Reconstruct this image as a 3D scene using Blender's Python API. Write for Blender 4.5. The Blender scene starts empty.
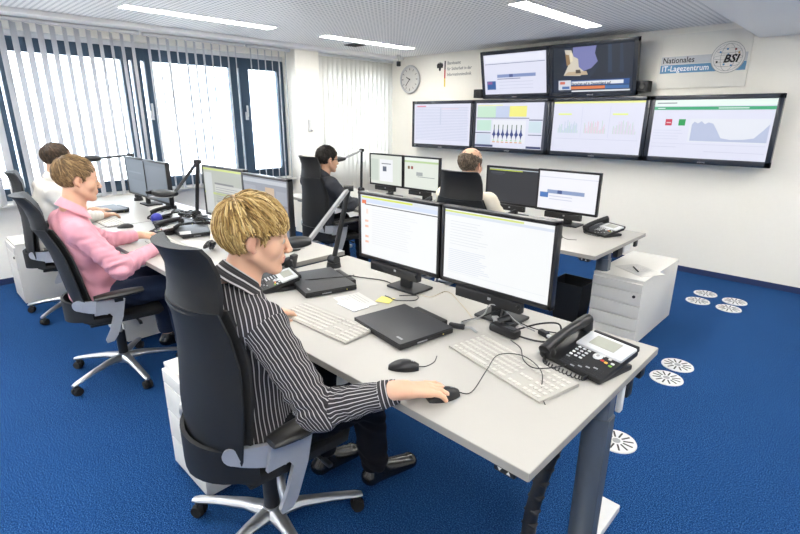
import bpy, bmesh, math, random
import numpy as np
from mathutils import Vector, Matrix, Euler
PI = math.pi
random.seed(7)
SC = bpy.context.scene
COL = SC.collection

# ------------------------------------------------------------------ materials
MATS = {}
def lin(c):
    c = c / 255.0
    return c / 12.92 if c <= 0.04045 else ((c + 0.055) / 1.055) ** 2.4
def rgb(r, g, b): return (lin(r), lin(g), lin(b), 1.0)
def mat(name, col, rough=0.5, metal=0.0, var=0.06, scale=30.0, bump=0.0, bscale=200.0, spec=0.5, coat=0.0, trans=0.0):
    if name in MATS: return MATS[name]
    m = bpy.data.materials.new(name); m.use_nodes = True
    nt = m.node_tree; b = nt.nodes['Principled BSDF']
    tc = nt.nodes.new('ShaderNodeTexCoord')
    nz = nt.nodes.new('ShaderNodeTexNoise'); nz.inputs['Scale'].default_value = scale; nz.inputs['Detail'].default_value = 3
    nt.links.new(tc.outputs['Object'], nz.inputs['Vector'])
    mx = nt.nodes.new('ShaderNodeMix'); mx.data_type = 'RGBA'
    mx.inputs['A'].default_value = tuple(c * (1 - var) for c in col[:3]) + (1,)
    mx.inputs['B'].default_value = tuple(min(1, c * (1 + var)) for c in col[:3]) + (1,)
    nt.links.new(nz.outputs['Fac'], mx.inputs['Factor'])
    nt.links.new(mx.outputs['Result'], b.inputs['Base Color'])
    b.inputs['Roughness'].default_value = rough; b.inputs['Metallic'].default_value = metal
    b.inputs['Specular IOR Level'].default_value = spec
    if coat: b.inputs['Coat Weight'].default_value = coat
    if bump:
        n2 = nt.nodes.new('ShaderNodeTexNoise'); n2.inputs['Scale'].default_value = bscale; n2.inputs['Detail'].default_value = 2
        nt.links.new(tc.outputs['Object'], n2.inputs['Vector'])
        bp = nt.nodes.new('ShaderNodeBump'); bp.inputs['Strength'].default_value = bump; bp.inputs['Distance'].default_value = 0.002
        nt.links.new(n2.outputs['Fac'], bp.inputs['Height']); nt.links.new(bp.outputs['Normal'], b.inputs['Normal'])
    MATS[name] = m
    return m
def em(r, g, b, s=0.575):
    k = 'screen_%d_%d_%d_%d' % (r, g, b, int(s * 100))
    if k in MATS: return MATS[k]
    m = bpy.data.materials.new(k); m.use_nodes = True
    nt = m.node_tree; p = nt.nodes['Principled BSDF']
    c = rgb(r, g, b)
    p.inputs['Base Color'].default_value = (0.02, 0.02, 0.02, 1)
    p.inputs['Roughness'].default_value = 0.35
    tc = nt.nodes.new('ShaderNodeTexCoord')
    nz = nt.nodes.new('ShaderNodeTexNoise'); nz.inputs['Scale'].default_value = 6
    nt.links.new(tc.outputs['Object'], nz.inputs['Vector'])
    mx = nt.nodes.new('ShaderNodeMix'); mx.data_type = 'RGBA'
    mx.inputs['A'].default_value = tuple(x * 0.97 for x in c[:3]) + (1,); mx.inputs['B'].default_value = c
    nt.links.new(nz.outputs['Fac'], mx.inputs['Factor']); nt.links.new(mx.outputs['Result'], p.inputs['Emission Color'])
    p.inputs['Emission Strength'].default_value = s
    MATS[k] = m
    return m

WHITE = mat('white_wall_paint', rgb(248, 246, 241), 0.75, bump=0.12, bscale=120, var=0.015)
CREAM = mat('cream_wall_paint', rgb(244, 241, 232), 0.75, bump=0.12, bscale=120, var=0.015)
PLAIN = mat('smooth_ceiling_paint', rgb(250, 249, 247), 0.8, var=0.01)
LAMIN = mat('desk_laminate', rgb(174, 172, 167), 0.42, var=0.02, scale=8, bump=0.05, bscale=600)
EDGE = mat('desk_edge_band', rgb(152, 150, 144), 0.5, var=0.02)
PEDM = mat('pedestal_white_lacquer', rgb(222, 220, 214), 0.4, var=0.02)
GAP = mat('dark_gap', rgb(60, 58, 56), 0.8)
STEEL = mat('graphite_steel', rgb(92, 100, 110), 0.4, 0.3, var=0.04)
ALU = mat('brushed_aluminium', rgb(196, 198, 202), 0.28, 0.85, var=0.05, scale=60)
SILV = mat('silver_paint', rgb(188, 190, 194), 0.35, 0.5)
BLK = mat('black_plastic', rgb(26, 27, 30), 0.42, var=0.1)
BLKM = mat('matt_black_plastic', rgb(34, 36, 40), 0.6, var=0.1, bump=0.1, bscale=500)
BEZ = mat('monitor_bezel_black', rgb(24, 25, 29), 0.3, var=0.05)
TVB = mat('television_bezel_dark', rgb(36, 42, 54), 0.25, var=0.05, coat=0.3)
RUB = mat('rubber', rgb(18, 18, 20), 0.8)
CHF = mat('chair_back_fabric', rgb(27, 28, 30), 0.75, var=0.12, scale=40, bump=0.5, bscale=900)
CHL = mat('chair_headrest_leather', rgb(29, 30, 32), 0.55, var=0.08, bump=0.2, bscale=500, spec=.35)
CHS = mat('chair_shell_plastic', rgb(28, 30, 33), 0.6, var=0.06, spec=.35)
PAD = mat('armrest_pad', rgb(34, 33, 32), 0.38, var=0.08)
LAPT = mat('laptop_lid_black', rgb(44, 45, 49), 0.5, var=0.05, bump=0.1, bscale=900)
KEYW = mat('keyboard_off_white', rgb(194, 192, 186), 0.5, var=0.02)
KEYB = mat('keyboard_base_plastic', rgb(172, 170, 164), 0.55, var=0.02)  # keyboard base, a little darker than the keys
PAPER = mat('paper', rgb(206, 205, 201), 0.8, var=0.01)
INK = mat('ink', rgb(60, 60, 66), 0.7)
LCD = mat('phone_display', rgb(158, 160, 150), 0.3)
PHS = mat('phone_silver_panel', rgb(206, 209, 212), 0.35, 0.2)
KEYG = mat('phone_key_light', rgb(212, 214, 216), 0.4)
GRY = mat('grey_plastic', rgb(150, 152, 154), 0.5)
LTG = mat('light_grey_plastic', rgb(212, 213, 214), 0.5)
YEL = mat('yellow_note', rgb(238, 226, 130), 0.7)
BLUEP = mat('blue_plastic', rgb(44, 52, 168), 0.4)
FRAMEW = mat('window_frame_slate', rgb(54, 74, 92), 0.4, 0.2)
BASEB = mat('baseboard_blue', rgb(30, 48, 92), 0.7)
MAROON = mat('dark_red_plastic', rgb(94, 30, 40), 0.5)

def carpet():
    m = bpy.data.materials.new('blue_carpet'); m.use_nodes = True
    nt = m.node_tree; b = nt.nodes['Principled BSDF']
    tc = nt.nodes.new('ShaderNodeTexCoord')
    n1 = nt.nodes.new('ShaderNodeTexNoise'); n1.inputs['Scale'].default_value = 190; n1.inputs['Detail'].default_value = 4; n1.inputs['Roughness'].default_value = 0.75
    n2 = nt.nodes.new('ShaderNodeTexNoise'); n2.inputs['Scale'].default_value = 2.2; n2.inputs['Detail'].default_value = 3
    nt.links.new(tc.outputs['Object'], n1.inputs['Vector']); nt.links.new(tc.outputs['Object'], n2.inputs['Vector'])
    r = nt.nodes.new('ShaderNodeValToRGB'); e = r.color_ramp.elements
    e[0].position = 0.36; e[0].color = rgb(2, 24, 62); e[1].position = 0.64; e[1].color = rgb(70, 122, 178)
    k = r.color_ramp.elements.new(0.5); k.color = rgb(16, 60, 116)
    nt.links.new(n1.outputs['Fac'], r.inputs['Fac'])
    mx = nt.nodes.new('ShaderNodeMix'); mx.data_type = 'RGBA'; mx.blend_type = 'MULTIPLY'; mx.inputs['Factor'].default_value = 0.25
    nt.links.new(r.outputs['Color'], mx.inputs['A']); nt.links.new(n2.outputs['Color'], mx.inputs['B'])
    g = nt.nodes.new('ShaderNodeRGBToBW'); nt.links.new(n2.outputs['Color'], g.inputs['Color']); nt.links.new(g.outputs['Val'], mx.inputs['B'])
    nt.links.new(mx.outputs['Result'], b.inputs['Base Color'])
    b.inputs['Roughness'].default_value = 0.95; b.inputs['Specular IOR Level'].default_value = 0.1
    bp = nt.nodes.new('ShaderNodeBump'); bp.inputs['Strength'].default_value = 0.6; bp.inputs['Distance'].default_value = 0.004
    nt.links.new(n1.outputs['Fac'], bp.inputs['Height']); nt.links.new(bp.outputs['Normal'], b.inputs['Normal'])
    return m
CARPET = carpet()

def perforated():
    m = bpy.data.materials.new('perforated_ceiling_panel'); m.use_nodes = True
    nt = m.node_tree; b = nt.nodes['Principled BSDF']
    tc = nt.nodes.new('ShaderNodeTexCoord'); sx = nt.nodes.new('ShaderNodeSeparateXYZ')
    nt.links.new(tc.outputs['Object'], sx.inputs[0])
    def M(op, a, bb=None):
        n = nt.nodes.new('ShaderNodeMath'); n.operation = op
        for i, v in enumerate((a, bb)):
            if v is None: continue
            if isinstance(v, (int, float)): n.inputs[i].default_value = v
            else: nt.links.new(v, n.inputs[i])
        return n.outputs[0]
    P = 0.047
    def cell(o):
        f = M('FRACT', M('MULTIPLY', o, 1 / P)); return M('SUBTRACT', f, 0.5)
    cx, cy = cell(sx.outputs['X']), cell(sx.outputs['Y'])
    d = M('SQRT', M('ADD', M('MULTIPLY', cx, cx), M('MULTIPLY', cy, cy)))
    r = nt.nodes.new('ShaderNodeValToRGB'); e = r.color_ramp.elements
    e[0].position = 0.20; e[0].color = rgb(178, 180, 183); e[1].position = 0.30; e[1].color = rgb(251, 250, 248)
    nt.links.new(d, r.inputs['Fac']); nt.links.new(r.outputs['Color'], b.inputs['Base Color'])
    b.inputs['Roughness'].default_value = 0.75
    return m
PERF = perforated()

def fabric_blind(nm='vertical_blind_fabric', tl=.07, ca=(186, 187, 192), cb=(198, 199, 203)):
    m = bpy.data.materials.new(nm); m.use_nodes = True
    nt = m.node_tree; b = nt.nodes['Principled BSDF']; out = nt.nodes['Material Output']
    tc = nt.nodes.new('ShaderNodeTexCoord'); w = nt.nodes.new('ShaderNodeTexWave'); w.inputs['Scale'].default_value = 60; w.inputs['Distortion'].default_value = 1.5
    nt.links.new(tc.outputs['Object'], w.inputs['Vector'])
    mx = nt.nodes.new('ShaderNodeMix'); mx.data_type = 'RGBA'
    mx.inputs['A'].default_value = rgb(*ca); mx.inputs['B'].default_value = rgb(*cb)
    nt.links.new(w.outputs['Color'], mx.inputs['Factor']); nt.links.new(mx.outputs['Result'], b.inputs['Base Color'])
    b.inputs['Roughness'].default_value = 0.8
    t = nt.nodes.new('ShaderNodeBsdfTranslucent'); t.inputs['Color'].default_value = rgb(232, 230, 226)
    ms = nt.nodes.new('ShaderNodeMixShader'); ms.inputs['Fac'].default_value = tl
    nt.links.new(b.outputs[0], ms.inputs[1]); nt.links.new(t.outputs[0], ms.inputs[2]); nt.links.new(ms.outputs[0], out.inputs['Surface'])
    return m
BLIND = fabric_blind(); BACKLIT = fabric_blind('backlit_blind_fabric', .62, (236, 235, 230), (244, 243, 238))  # second is the same fabric, backlit brightness put into colour and translucency
def glass():
    m = bpy.data.materials.new('window_glass'); m.use_nodes = True
    nt = m.node_tree; nt.nodes.remove(nt.nodes['Principled BSDF']); out = nt.nodes['Material Output']
    t = nt.nodes.new('ShaderNodeBsdfTransparent'); t.inputs['Color'].default_value = (0.96, 0.98, 0.99, 1)
    g = nt.nodes.new('ShaderNodeBsdfGlossy'); g.inputs['Roughness'].default_value = 0.02
    f = nt.nodes.new('ShaderNodeFresnel'); f.inputs['IOR'].default_value = 1.45
    ms = nt.nodes.new('ShaderNodeMixShader')
    nt.links.new(f.outputs[0], ms.inputs['Fac']); nt.links.new(t.outputs[0], ms.inputs[1]); nt.links.new(g.outputs[0], ms.inputs[2])
    nt.links.new(ms.outputs[0], out.inputs['Surface'])
    return m
GLASS = glass()

# ------------------------------------------------------------------ mesh builder
class MB:
    def __init__(s): s.v = []; s.f = []; s.m = []; s.s = []; s.mats = []
    def mi(s, m):
        if m not in s.mats: s.mats.append(m)
        return s.mats.index(m)
    def add(s, vs, fs, m, M=None, smooth=False):
        o = len(s.v); k = s.mi(m)
        for p in vs:
            p = Vector(p)
            if M is not None: p = M @ p
            s.v.append(p)
        for f in fs: s.f.append([o + i for i in f]); s.m.append(k); s.s.append(smooth)
        return s
    def box(s, c, d, m, bev=0.0, M=None, seg=2):
        bm = bmesh.new(); bmesh.ops.create_cube(bm, size=1.0)
        for v in bm.verts: v.co = Vector((v.co.x * d[0], v.co.y * d[1], v.co.z * d[2]))
        if bev > 0: bmesh.ops.bevel(bm, geom=bm.edges[:], offset=min(bev, min(d) * 0.49), segments=seg, affect='EDGES', profile=0.6)
        for v in bm.verts: v.co += Vector(c)
        bm.verts.index_update()
        s.add([v.co.copy() for v in bm.verts], [[v.index for v in f.verts] for f in bm.faces], m, M, bev > 0)
        bm.free(); return s
    def cyl(s, a, b, r, m, r2=None, n=16, M=None, smooth=True):
        a = Vector(a); b = Vector(b); d = (b - a).normalized(); r2 = r if r2 is None else r2
        x = d.orthogonal().normalized(); y = d.cross(x)
        vs = []; fs = []
        for i in range(n):
            t = 2 * PI * i / n; w = x * math.cos(t) + y * math.sin(t)
            vs += [a + w * r, b + w * r2]
        for i in range(n):
            j = (i + 1) % n; fs.append([2 * i, 2 * j, 2 * j + 1, 2 * i + 1])
        s.add(vs, fs, m, M, smooth)
        s.add([vs[2 * i] for i in range(n)], [list(range(n))[::-1]], m, M)
        s.add([vs[2 * i + 1] for i in range(n)], [list(range(n))], m, M)
        return s
    def tube(s, pts, r, m, n=8, M=None, cap=True, rs=None, flat=1.0, up=None):
        pts = [Vector(p) for p in pts]; N = len(pts); vs = []; fs = []
        prev = None
        for i, p in enumerate(pts):
            d = (pts[min(i + 1, N - 1)] - pts[max(i - 1, 0)])
            if d.length < 1e-9: d = Vector((0, 0, 1))
            d.normalize()
            if up is not None: x = d.cross(Vector(up)).normalized()
            elif prev is None: x = d.orthogonal().normalized()
            else:
                x = prev - d * prev.dot(d)
                x = x.normalized() if x.length > 1e-6 else d.orthogonal().normalized()
            prev = x; y = x.cross(d); rr = r if rs is None else rs[i]
            for k in range(n):
                t = 2 * PI * k / n; vs.append(p + x * math.cos(t) * rr + y * math.sin(t) * rr * flat)
        for i in range(N - 1):
            for k in range(n):
                j = (k + 1) % n; fs.append([i * n + k, i * n + j, (i + 1) * n + j, (i + 1) * n + k])
        if cap: fs.append(list(range(n))[::-1]); fs.append([(N - 1) * n + k for k in range(n)])
        return s.add(vs, fs, m, M, True)
    def lathe(s, prof, m, c=(0, 0, 0), n=24, M=None, smooth=True):
        vs = []; fs = []; P = len(prof)
        for i in range(n):
            t = 2 * PI * i / n
            for (r, z) in prof: vs.append((c[0] + r * math.cos(t), c[1] + r * math.sin(t), c[2] + z))
        for i in range(n):
            j = (i + 1) % n
            for k in range(P - 1): fs.append([i * P + k, j * P + k, j * P + k + 1, i * P + k + 1])
        return s.add(vs, fs, m, M, smooth)
    def prism(s, poly, z0, z1, m, M=None):
        n = len(poly); vs = [(x, y, z0) for x, y in poly] + [(x, y, z1) for x, y in poly]
        fs = [list(range(n))[::-1], [n + i for i in range(n)]] + [[i, (i + 1) % n, n + (i + 1) % n, n + i] for i in range(n)]
        return s.add(vs, fs, m, M)
    def sweep(s, rows, m, M=None, smooth=True, closed=True, caps=True):
        """rows: list of rings (equal length) joined to each other"""
        n = len(rows[0]); vs = [p for r in rows for p in r]; fs = []
        for i in range(len(rows) - 1):
            for k in range(n if closed else n - 1):
                j = (k + 1) % n; fs.append([i * n + k, i * n + j, (i + 1) * n + j, (i + 1) * n + k])
        if caps: fs.append(list(range(n))[::-1]); fs.append([(len(rows) - 1) * n + k for k in range(n)])
        return s.add(vs, fs, m, M, smooth)
    def build(s, name, parent=None, loc=(0, 0, 0), rot=(0, 0, 0), fixn=True):
        me = bpy.data.meshes.new(name)
        me.from_pydata([tuple(p) for p in s.v], [], s.f)
        for m in s.mats: me.materials.append(m)
        me.polygons.foreach_set('material_index', s.m); me.polygons.foreach_set('use_smooth', s.s)
        if fixn:
            bm = bmesh.new(); bm.from_mesh(me); bmesh.ops.recalc_face_normals(bm, faces=bm.faces[:]); bm.to_mesh(me); bm.free()
        try: me.set_sharp_from_angle(angle=math.radians(42))
        except Exception: pass
        me.update()
        o = bpy.data.objects.new(name, me); COL.objects.link(o)
        o.location = loc; o.rotation_euler = rot
        if parent: o.parent = parent
        return o
def tag(o, label=None, cat=None, group=None, kind=None):
    if label: o['label'] = label
    if cat: o['category'] = cat
    if group: o['group'] = group
    if kind: o['kind'] = kind
    return o
def empty(name, loc, rz, label, cat, group=None):
    o = bpy.data.objects.new(name, None); COL.objects.link(o); o.empty_display_size = 0.1
    o.location = loc; o.rotation_euler = (0, 0, rz)
    return tag(o, label, cat, group)
def struct(mb, name, label=None, parent=None, loc=(0, 0, 0)):
    o = mb.build(name, parent, loc)
    if parent is None: o['kind'] = 'structure'
    if label and parent is None: o['label'] = label
    return o
def copy_tree(o, parent=None):
    c = o.copy(); COL.objects.link(c)
    if parent: c.parent = parent
    for ch in list(o.children): copy_tree(ch, c)
    return c
def smooth_path(pts, n=6):
    """Catmull-Rom through points"""
    P = [Vector(p) for p in pts]; P = [P[0] * 2 - P[1]] + P + [P[-1] * 2 - P[-2]]; out = []
    for i in range(1, len(P) - 2):
        for k in range(n):
            t = k / n; a, b, c, d = P[i - 1], P[i], P[i + 1], P[i + 2]
            out.append(0.5 * ((2 * b) + (c - a) * t + (2 * a - 5 * b + 4 * c - d) * t * t + (3 * b - a - 3 * c + d) * t ** 3))
    out.append(P[-2]); return out
def text_obj(body, size, m, parent, M, name='lettering', bold=0.0, shear=0.0, sx=1.0, align='LEFT'):
    cu = bpy.data.curves.new(name, 'FONT'); cu.body = body; cu.size = size; cu.offset = bold; cu.shear = shear; cu.align_x = align
    cu.extrude = 0.0004; cu.resolution_u = 2
    t = bpy.data.objects.new(name, cu); COL.objects.link(t)
    bpy.context.view_layer.update()
    me = bpy.data.meshes.new_from_object(t.evaluated_get(bpy.context.evaluated_depsgraph_get()))
    bpy.data.objects.remove(t)
    me.transform(M @ Matrix.Diagonal((sx, 1, 1, 1))); me.materials.clear(); me.materials.append(m)
    o = bpy.data.objects.new(name, me); COL.objects.link(o); o.parent = parent
    return o
# frame whose plane is XZ, text facing -y
FACE = Matrix(((1, 0, 0, 0), (0, 0, -1, 0), (0, 1, 0, 0), (0, 0, 0, 1)))
def R3(rx=0, ry=0, rz=0, loc=(0, 0, 0)): return Matrix.Translation(loc) @ Euler((rx, ry, rz)).to_matrix().to_4x4()

# ------------------------------------------------------------------ room
YW = 5.9; XW = -5.8; HC = 2.5; XR = 2.2; YB = -3.0
struct(MB().box(((XW - .35 + XR) / 2, (YW + YB) / 2, -0.05), (XR - XW + .35, YW - YB, 0.1), CARPET), 'floor', 'blue carpet floor')
struct(MB().box(((-5.62 + XR) / 2, (YW + YB) / 2, HC + 0.03), (XR + 5.62, YW - YB, 0.06), PERF), 'ceiling', 'perforated white ceiling')
struct(MB().box(((XW - .35 - 5.62) / 2, (YW + YB) / 2, HC + 0.01), (.53, YW - YB, 0.1), PLAIN), 'trim_1', 'smooth ceiling margin above the blinds')
struct(MB().box(((XW - .35 + XR) / 2, YW + 0.05, 1.3), (XR - XW + .35, 0.1, 2.6), CREAM), 'wall_far', 'cream wall behind the televisions')
struct(MB().box((XR + 0.05, (YW + YB) / 2, 1.3), (0.1, YW - YB, 2.6), WHITE), 'wall_right')
struct(MB().box(((XW + XR) / 2, YB - 0.05, 1.3), (XR - XW + .7, 0.1, 2.6), WHITE), 'wall_back')
struct(MB().box(((XR - 6.1) / 2, YW - 0.006, 0.03), (XR + 6.1, 0.012, 0.06), BASEB), 'baseboard_far')
struct(MB().box((XR - 0.006, (YW + YB) / 2, 0.03), (0.012, YW - YB, 0.06), BASEB), 'baseboard_right')
# dropped smooth soffit, top right
struct(MB().box(((-1.05 + XR) / 2, (YW + YB) / 2, 2.42), (XR + 1.05, YW - YB, 0.15), PLAIN), 'trim_2', 'smooth lowered ceiling at the right')
# window wall: parapet, piers, header
XP = -6.02
PY0, PY1 = 4.02, 4.40
struct(MB().box((XP - 0.1, (YB + PY0) / 2, 0.385), (0.2, PY0 - YB, 0.77), WHITE), 'wall_left', 'white parapet below the windows')
struct(MB().box((XP - 0.1, (YW + PY1) / 2, 0.385), (0.2, YW - PY1, 0.77), WHITE), 'wall_left_far')
struct(MB().box((XP + 0.006, (YB + PY0) / 2, 0.03), (0.012, PY0 - YB, 0.06), BASEB), 'baseboard_left')
struct(MB().box(((XW - 6.25) / 2 , (PY0 + PY1) / 2, 1.25), (0.45, PY1 - PY0, 2.5), CREAM), 'wall_left_pier', 'cream pier between the two window bays')
struct(MB().box((-6.13, (YB + PY0) / 2, 2.435), (0.22, PY0 - YB, 0.11), CREAM), 'trim_3', 'window header')
struct(MB().box((-6.13, (YW + PY1) / 2, 2.435), (0.22, YW - PY1, 0.11), CREAM), 'trim_4')
struct(MB().box((XP - .02, (YB + PY0) / 2, 0.785), (0.26, PY0 - YB, 0.03), PEDM, 0.006), 'trim_5', 'white window sill')
def window(n, y0, y1, bars, gl):
    XF = -6.14
    mb = MB()
    mb.box((XF, (y0 + y1) / 2, 2.26), (0.07, y1 - y0, 0.13), FRAMEW, 0.004)
    mb.box((XF, (y0 + y1) / 2, 2.355), (0.08, y1 - y0, 0.05), LTG, 0.004)
    mb.box((XF, (y0 + y1) / 2, 0.86), (0.07, y1 - y0, 0.12), FRAMEW, 0.004)
    for (a, b) in bars: mb.box((XF, (a + b) / 2, 1.56), (0.075, b - a, 1.5), FRAMEW, 0.004)
    o = struct(mb, 'window_%d' % n, 'slate framed window behind vertical blinds')
    for (a, b) in gl:
        g = MB().box((XF, (a + b) / 2, 1.57), (0.01, b - a, 1.3), GLASS).build('window_pane', o)
    return o
w1 = window(1, YB, PY0, [(-2.9, -2.8), (-0.5, -0.42), (-0.36, -0.28), (0.84, 0.91), (0.93, 0.98), (1.99, 2.07), (2.10, 2.19), (2.23, 2.29), (3.24, 3.34), (3.37, 3.50), (3.93, 4.02)],
       [(-2.8, -0.5), (-0.28, 0.84), (0.98, 1.99), (2.29, 3.24), (3.50, 3.93)])
for y in (0.99, 2.235, 3.42):
    h = MB(); h.box((-6.085, y, 1.62), (0.03, 0.03, 0.1), LTG, 0.004); h.box((-6.06, y, 1.68), (0.02, 0.022, 0.14), LTG, 0.006)
    h.build('window_handle', w1)
window(2, PY1, YW, [(PY1, 4.5), (4.93, 5.01), (5.8, YW)], [(4.5, 4.93), (5.01, 5.8)])

# vertical blinds
def slat_mb(w, z0, z1, ang, fm):
    mb = MB(); n = 4; a = []; b = []
    rows = []
    for z in (z0, z1):
        ring = []
        for k in range(n + 1):
            t = (k / n - 0.5) * w; c = 0.006 * (1 - (2 * k / n - 1) ** 2)
            ring.append(Vector((t * math.cos(ang) + c * -math.sin(ang), t * math.sin(ang) + c * math.cos(ang), z)))
        for k in range(n, -1, -1):
            t = (k / n - 0.5) * w; c = 0.006 * (1 - (2 * k / n - 1) ** 2) - 0.0008
            ring.append(Vector((t * math.cos(ang) + c * -math.sin(ang), t * math.sin(ang) + c * math.cos(ang), z)))
        rows.append(ring)
    mb.sweep(rows, fm, smooth=False)
    return mb
def blind(yc0, yc1, step, ang, z0, label, fm=None, name='vertical_blind'):
    b = empty(name, (-5.86, (yc0 + yc1) / 2, 2.44), 0, label, 'blind', None)
    MB().box((0, 0, 0), (0.045, yc1 - yc0, 0.03), LTG, 0.003).build('head_rail', b)
    first = None; n = int((yc1 - yc0) / step)
    for i in range(n):
        y = -(yc1 - yc0) / 2 + (i + 0.5) * step
        if first is None:
            first = slat_mb(0.122, z0 - 2.44, -0.02, ang, fm or BLIND).build('slat', b, (0, y, 0))
        else:
            c = first.copy(); COL.objects.link(c); c.parent = b; c.location = (0, y, 0)
            c.rotation_euler = (0, 0, random.uniform(-0.06, 0.06))
    return b
A1 = math.radians(180 - 33)
blind(-0.15, 0.86, 0.1, A1, 0.80, 'open vertical blind in front of the leftmost window frame')
blind(0.90, 2.12, 0.1, A1, 0.80, 'open vertical blind behind the man in the pale shirt')
blind(2.16, 3.32, 0.1, A1, 0.80, 'open vertical blind behind the dark twin monitors by the window')
blind(3.36, 3.98, 0.1, math.radians(180 - 36), 0.80, 'open vertical blind in front of the window pane left of the pier')
blind(4.42, 5.89, 0.086, math.radians(90 + 11), 0.45, 'closed white vertical blind right of the cream pier', BACKLIT)

# building across the street, pale in the daylight
ob = empty('office_building', (-30, 6, 0), 0, 'pale office building seen through the open blinds', 'building')
mb = MB(); mb.box((0, 0, 4), (8, 30, 26), mat('pale_facade', rgb(222, 224, 226), 0.8)); mb.build('facade', ob)
fw = MB().box((0, 0, 0), (0.1, 2.0, 1.5), mat('facade_glass', rgb(176, 192, 206), 0.3), 0.02).build('window', ob, (4.05, -12, -6))
for r in range(7):
    for c_ in range(9):
        if r == 0 and c_ == 0: continue
        k = fw.copy(); COL.objects.link(k); k.parent = ob; k.location = (4.05, -12 + 3 * c_, -6 + 3 * r)

# ceiling lamps
LAMP = em(255, 251, 243, 1.0).copy(); LAMP.name = 'lamp_diffuser'
LAMP.node_tree.nodes['Principled BSDF'].inputs['Emission Strength'].default_value = 28.0
proto = None
for ix, x in enumerate((-4.86, -2.35, 0.2)):
    for iy, y in enumerate((-1.6, 0.3, 2.38, 4.5)):
        if x > 0 and iy > 5: continue
        z = HC if x < -1.05 else 2.345
        lab = {(0, 2): 'long recessed ceiling light at the top left above the blinds', (0, 3): 'long recessed ceiling light near the dark ceiling vent',
               (1, 3): 'long recessed ceiling light above the upper televisions'}.get((ix, iy), 'long recessed ceiling light out of the picture')
        if proto is None:
            t = empty('ceiling_light', (x, y, z), 0, lab, 'ceiling light', 'recessed ceiling lights')
            m = MB()
            for sx_ in (-1, 1): m.box((sx_ * .086, 0, -0.001), (.012, 1.47, .008), PLAIN)
            for sy_ in (-1, 1): m.box((0, sy_ * .731, -0.001), (.16, .012, .008), PLAIN)
            m.build('frame', t)
            MB().box((0, 0, -0.002), (0.16, 1.45, 0.006), LAMP).build('diffuser', t)
            proto = t
        else:
            t = copy_tree(proto); t.location = (x, y, z); t['label'] = lab
m = MB(); m.box((0, 0, -.004), (.2, .2, .008), BLKM, .002)
for k in range(5): m.box((0, -.07 + .035 * k, -.01), (.17, .012, .006), GAP)
tag(m.build('ceiling_vent', None, (-5.16, 4.50, HC)), 'small dark square vent in the ceiling beside the light', 'vent')

# floor outlet covers
def grille_mb():
    m = MB(); m.cyl((0, 0, 0), (0, 0, 0.006), 0.1, LTG, 0.097, 32)
    for k in range(12):
        a = 2 * PI * k / 12
        m.box((0.058, 0, 0.0062), (0.05, 0.009, 0.002), GAP, M=R3(rz=a))
    m.cyl((0, 0, .006), (0, 0, 0.008), 0.02, GRY, n=16)
    return m
g0 = None
for (x, y, l) in [(-.95, 5.25, 'back left of the four by the far wall'), (-.95, 4.98, 'front left of the four by the far wall'), (-.70, 5.2, 'back right of the four by the far wall'),
                  (-.70, 4.96, 'front right of the four by the far wall'), (-.71, 3.49, 'the farther of the pair right of the near desk'), (-.71, 3.25, 'the nearer of the pair right of the near desk'),
                  (-.69, 2.36, 'just behind the near desk leg')]:
    if g0 is None: g0 = o = grille_mb().build('floor_grille')
    else: o = g0.copy(); COL.objects.link(o)
    o.location = (x, y, 0); tag(o, 'round slotted floor grille, ' + l, 'floor grille', 'round floor grilles in the carpet')

# ------------------------------------------------------------------ televisions
def screen(name, w, h, bg, items, parent, loc=(0, 0, 0), y=-0.001):
    mb = MB(); mb.add([(-w / 2, y, -h / 2), (w / 2, y, -h / 2), (w / 2, y, h / 2), (-w / 2, y, h / 2)], [[0, 1, 2, 3]], em(*bg))
    for i, it in enumerate(items):
        yy = y - 0.0004 - 0.00004 * i
        if it[0] == 'p':
            pts = it[2]; mb.add([((u - .5) * w, yy, (v - .5) * h) for u, v in pts], [list(range(len(pts)))], em(*it[1]))
        else:
            c, u0, v0, u1, v1 = it
            mb.add([((u0 - .5) * w, yy, (v0 - .5) * h), ((u1 - .5) * w, yy, (v0 - .5) * h), ((u1 - .5) * w, yy, (v1 - .5) * h), ((u0 - .5) * w, yy, (v1 - .5) * h)], [[0, 1, 2, 3]], em(*c))
    return mb.build(name, parent, loc, fixn=False)
def bezel(mb, w, h, d, b, m, bb=None):
    bb = bb or b
    mb.box((-w / 2 + b / 2, d / 2 - .006, 0), (b, d, h), m, 0.003); mb.box((w / 2 - b / 2, d / 2 - .006, 0), (b, d, h), m, 0.003)
    mb.box((0, d / 2 - .006, h / 2 - b / 2), (w, d, b), m, 0.003); mb.box((0, d / 2 - .006, -h / 2 + bb / 2), (w, d, bb), m, 0.003)
    mb.box((0, d / 2 + .004, 0), (w - b, d - .01, h - b), m)
def tv(x, z, w, h, yb, tilt, bg, items, label, logo=True, d=0.07):
    t = empty('television', (x, yb, z), 0, label, 'television', 'wall televisions'); t.rotation_euler = (tilt, 0, 0)
    mb = MB(); bezel(mb, w, h, d, 0.044, TVB, 0.056); mb.build('casing', t)
    screen('screen', w - .088, h - .1, bg, items, t, (0, 0, .006))
    if logo: text_obj('SAMSUNG', 0.016, LTG, t, Matrix.Translation((-.04, -.0075, -h / 2 + .014)) @ FACE, 'logo')
    m = MB(); m.box((0, d + .03, 0), (.3, .07, .3), BLKM, .004)
    m.box((0, d + .064, 0), (.5, .07, .1), BLKM); m.build('wall_bracket', t)
    return t
LAV = (226, 228, 246)
def lines(u0, u1, v0, v1, n, c, frac=0.4, jit=0.3):
    out = []; rr = random.Random(int(u0 * 1000 + v0 * 777 + n))
    for k in range(n):
        v = v1 - (v1 - v0) * (k + .5) / n; t = (v1 - v0) / n * frac / 2
        out.append((c, u0, v - t, u0 + (u1 - u0) * (1 - rr.random() * jit), v + t))
    return out
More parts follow.
